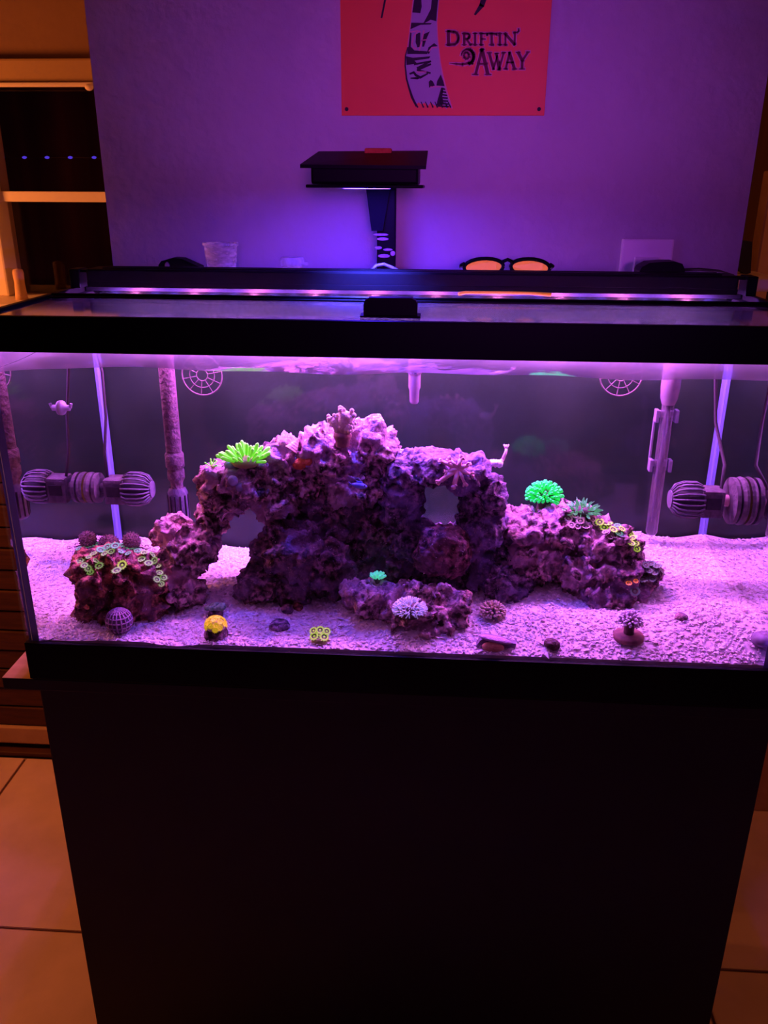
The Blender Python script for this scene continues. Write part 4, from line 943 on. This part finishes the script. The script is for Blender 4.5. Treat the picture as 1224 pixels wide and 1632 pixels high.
# ------------------------------------------------------------------ things behind the bar
RZ = T-.0004
def stand_at(px, Y): p = P(px, 430, Y); return Vector((p.x, Y, RZ))
b = stand_at(354, .316); h = P(354,387,.316).z-RZ; r = 27*mpp(b)
o = MB().lathe([(0,.001),(r*.72,.001),(r*.76,h*.3),(r*.80,h*.3),(r*.84,h*.55),(r*.88,h*.55),(r*.95,h*.93),(r*1.03,h*.94),(r*1.03,h),(r*.93,h),(r*.88,h*.6),(r*.70,.003),(0,.003)], b, n=28).build('plastic_cup', 'clear', smooth=True)
tag(o, 'clear ribbed plastic cup standing behind the light bar', 'cup')
b = stand_at(466, .316); h = P(466,410,.316).z-RZ; r = 19*mpp(b)
t = thing('sauce_cup', b, 'small frosted lidded cup standing behind the light bar', 'cup')
MB().lathe([(0,0),(r*.78,0),(r*.88,h*.7),(0,h*.7)], b, n=24).build('cup_body', 'frost', t, smooth=True)
cl_ = MB().lathe([(0,h*.7),(r*1.0,h*.7),(r*1.02,h*.9),(r*.92,h),(0,h*.97)], b, n=24).build('cup_lid', 'frost', t, smooth=True)
MB().cham(b+Vector((r*.95,-.003,h*.74)), b+Vector((r*1.3,.003,h*.82)), .0006).build('lid_tab', 'frost', cl_)
# dark folded glasses at left
b = stand_at(290, .318); k_ = mpp(b); t = thing('folded_sunglasses', b, 'dark folded sunglasses lying behind the light bar at left', 'sunglasses')
h0 = P(290,430,.318).z-RZ
mb = MB(); mb.prism([b+Vector((x*k_,-.012,h0+z_*k_)) for x, z_ in ((-32,-8),(-33,8),(-28,14),(-10,19),(4,18),(18,12),(32,6),(32,-8))], (0,.024,0)); mb.build('frame', 'black', t)
mb = MB(); mb.cham(b+Vector((-30*k_,-.014,0)), b+Vector((32*k_,.014,h0-6*k_)), .002); mb.build('temples', 'black', t)
mb = MB(); mb.ell(b+Vector((-19*k_,-.0122,h0+7*k_)), (4*k_,.0006,6*k_), 2); mb.build('lens_glint', 'darkshell', t, smooth=True)
# orange-lens glasses
Yg = .312; cx = P(808,430,Yg); k_ = mpp(cx); zb2 = RZ+.0005; ztop = P(808,412,Yg).z; zc = P(808,424,Yg).z
t = thing('sunglasses', (cx.x, Yg, RZ), 'black sunglasses with orange lenses standing behind the light bar', 'sunglasses')
for s in (-1, 1):
    lc = Vector((cx.x+s*37*k_, Yg, zc-2*k_)); pts = []
    for i in range(22):
        a_ = 2*math.pi*i/22; x_ = math.cos(a_); z_ = math.sin(a_)
        pts.append(lc + Vector((x_*31*k_, abs(x_*s+.2)*.004, z_*(13 if z_ > 0 else 15)*k_ - s*x_*1.5*k_)))
    mb = MB(); mb.tube(pts+[pts[0]], 3.0*k_, 8, caps=False); rim_o = mb.build('rim', 'black', t, smooth=True)
    MB().prism([lc + (p-lc)*.97 for p in pts], (0,.0012,0)).build('lens', 'orange_lens', rim_o)
    mb = MB(); mb.tube([lc+Vector((s*31*k_,.002,5*k_)), lc+Vector((s*36*k_,.006,2*k_)), lc+Vector((s*36*k_,.02,-2*k_))], 2.6*k_, 8); mb.build('hinge', 'black', t, smooth=True)
mb = MB(); mb.tube([Vector((cx.x-9*k_,Yg,zc+6*k_)), Vector((cx.x,Yg-.001,zc+10*k_)), Vector((cx.x+9*k_,Yg,zc+6*k_))], 2.8*k_, 8); mb.build('bridge', 'black', t, smooth=True)
ya = .243; q0 = PZ(731,470,T-.0005); ka = mpp(q0)  # orange reflection on the lid, built as an added glowing strip
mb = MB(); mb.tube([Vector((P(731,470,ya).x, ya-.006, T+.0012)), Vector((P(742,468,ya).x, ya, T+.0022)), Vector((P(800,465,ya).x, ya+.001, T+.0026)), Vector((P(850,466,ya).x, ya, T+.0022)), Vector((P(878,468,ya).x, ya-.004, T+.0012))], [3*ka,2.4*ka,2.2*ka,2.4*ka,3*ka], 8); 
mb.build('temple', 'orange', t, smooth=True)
# black mouse-like thing with a cable, right
b = stand_at(1052, .318); k_ = mpp(b); h0 = P(1052,430,.318).z-RZ
t = thing('computer_mouse', b, 'black mouse-shaped object with cable in front of the wall switch', 'mouse')
mb = MB(); mb.prism([b+Vector((x*k_,-.018,z_)) for x, z_ in ((-36,0),(-36,h0),(-33,h0+6*k_),(-22,h0+12*k_),(0,h0+14*k_),(18,h0+14*k_),(28,h0+11*k_),(33,h0+2*k_),(34,0))], (0,.036,0)); mb.build('mouse_body', 'black', t)
mb = MB(); mb.tube([b+Vector((32*k_,0,h0)), b+Vector((60*k_,0,h0+1.5*k_)), b+Vector((90*k_,-.002,h0-1*k_)), b+Vector((112*k_,-.004,h0-7*k_)), b+Vector((118*k_,-.004,.003))], 2.4*k_, 8); mb.build('mouse_cable', 'cord', t, smooth=True)
o = MB().cham(stand_at(558,.318)+Vector((-.003,-.002,0)), stand_at(558,.318)+Vector((.003,.002,.012)), .001).build('bottle_cap', 'plate'); tag(o, 'tiny white cap standing left of the lamp foot', 'cap')
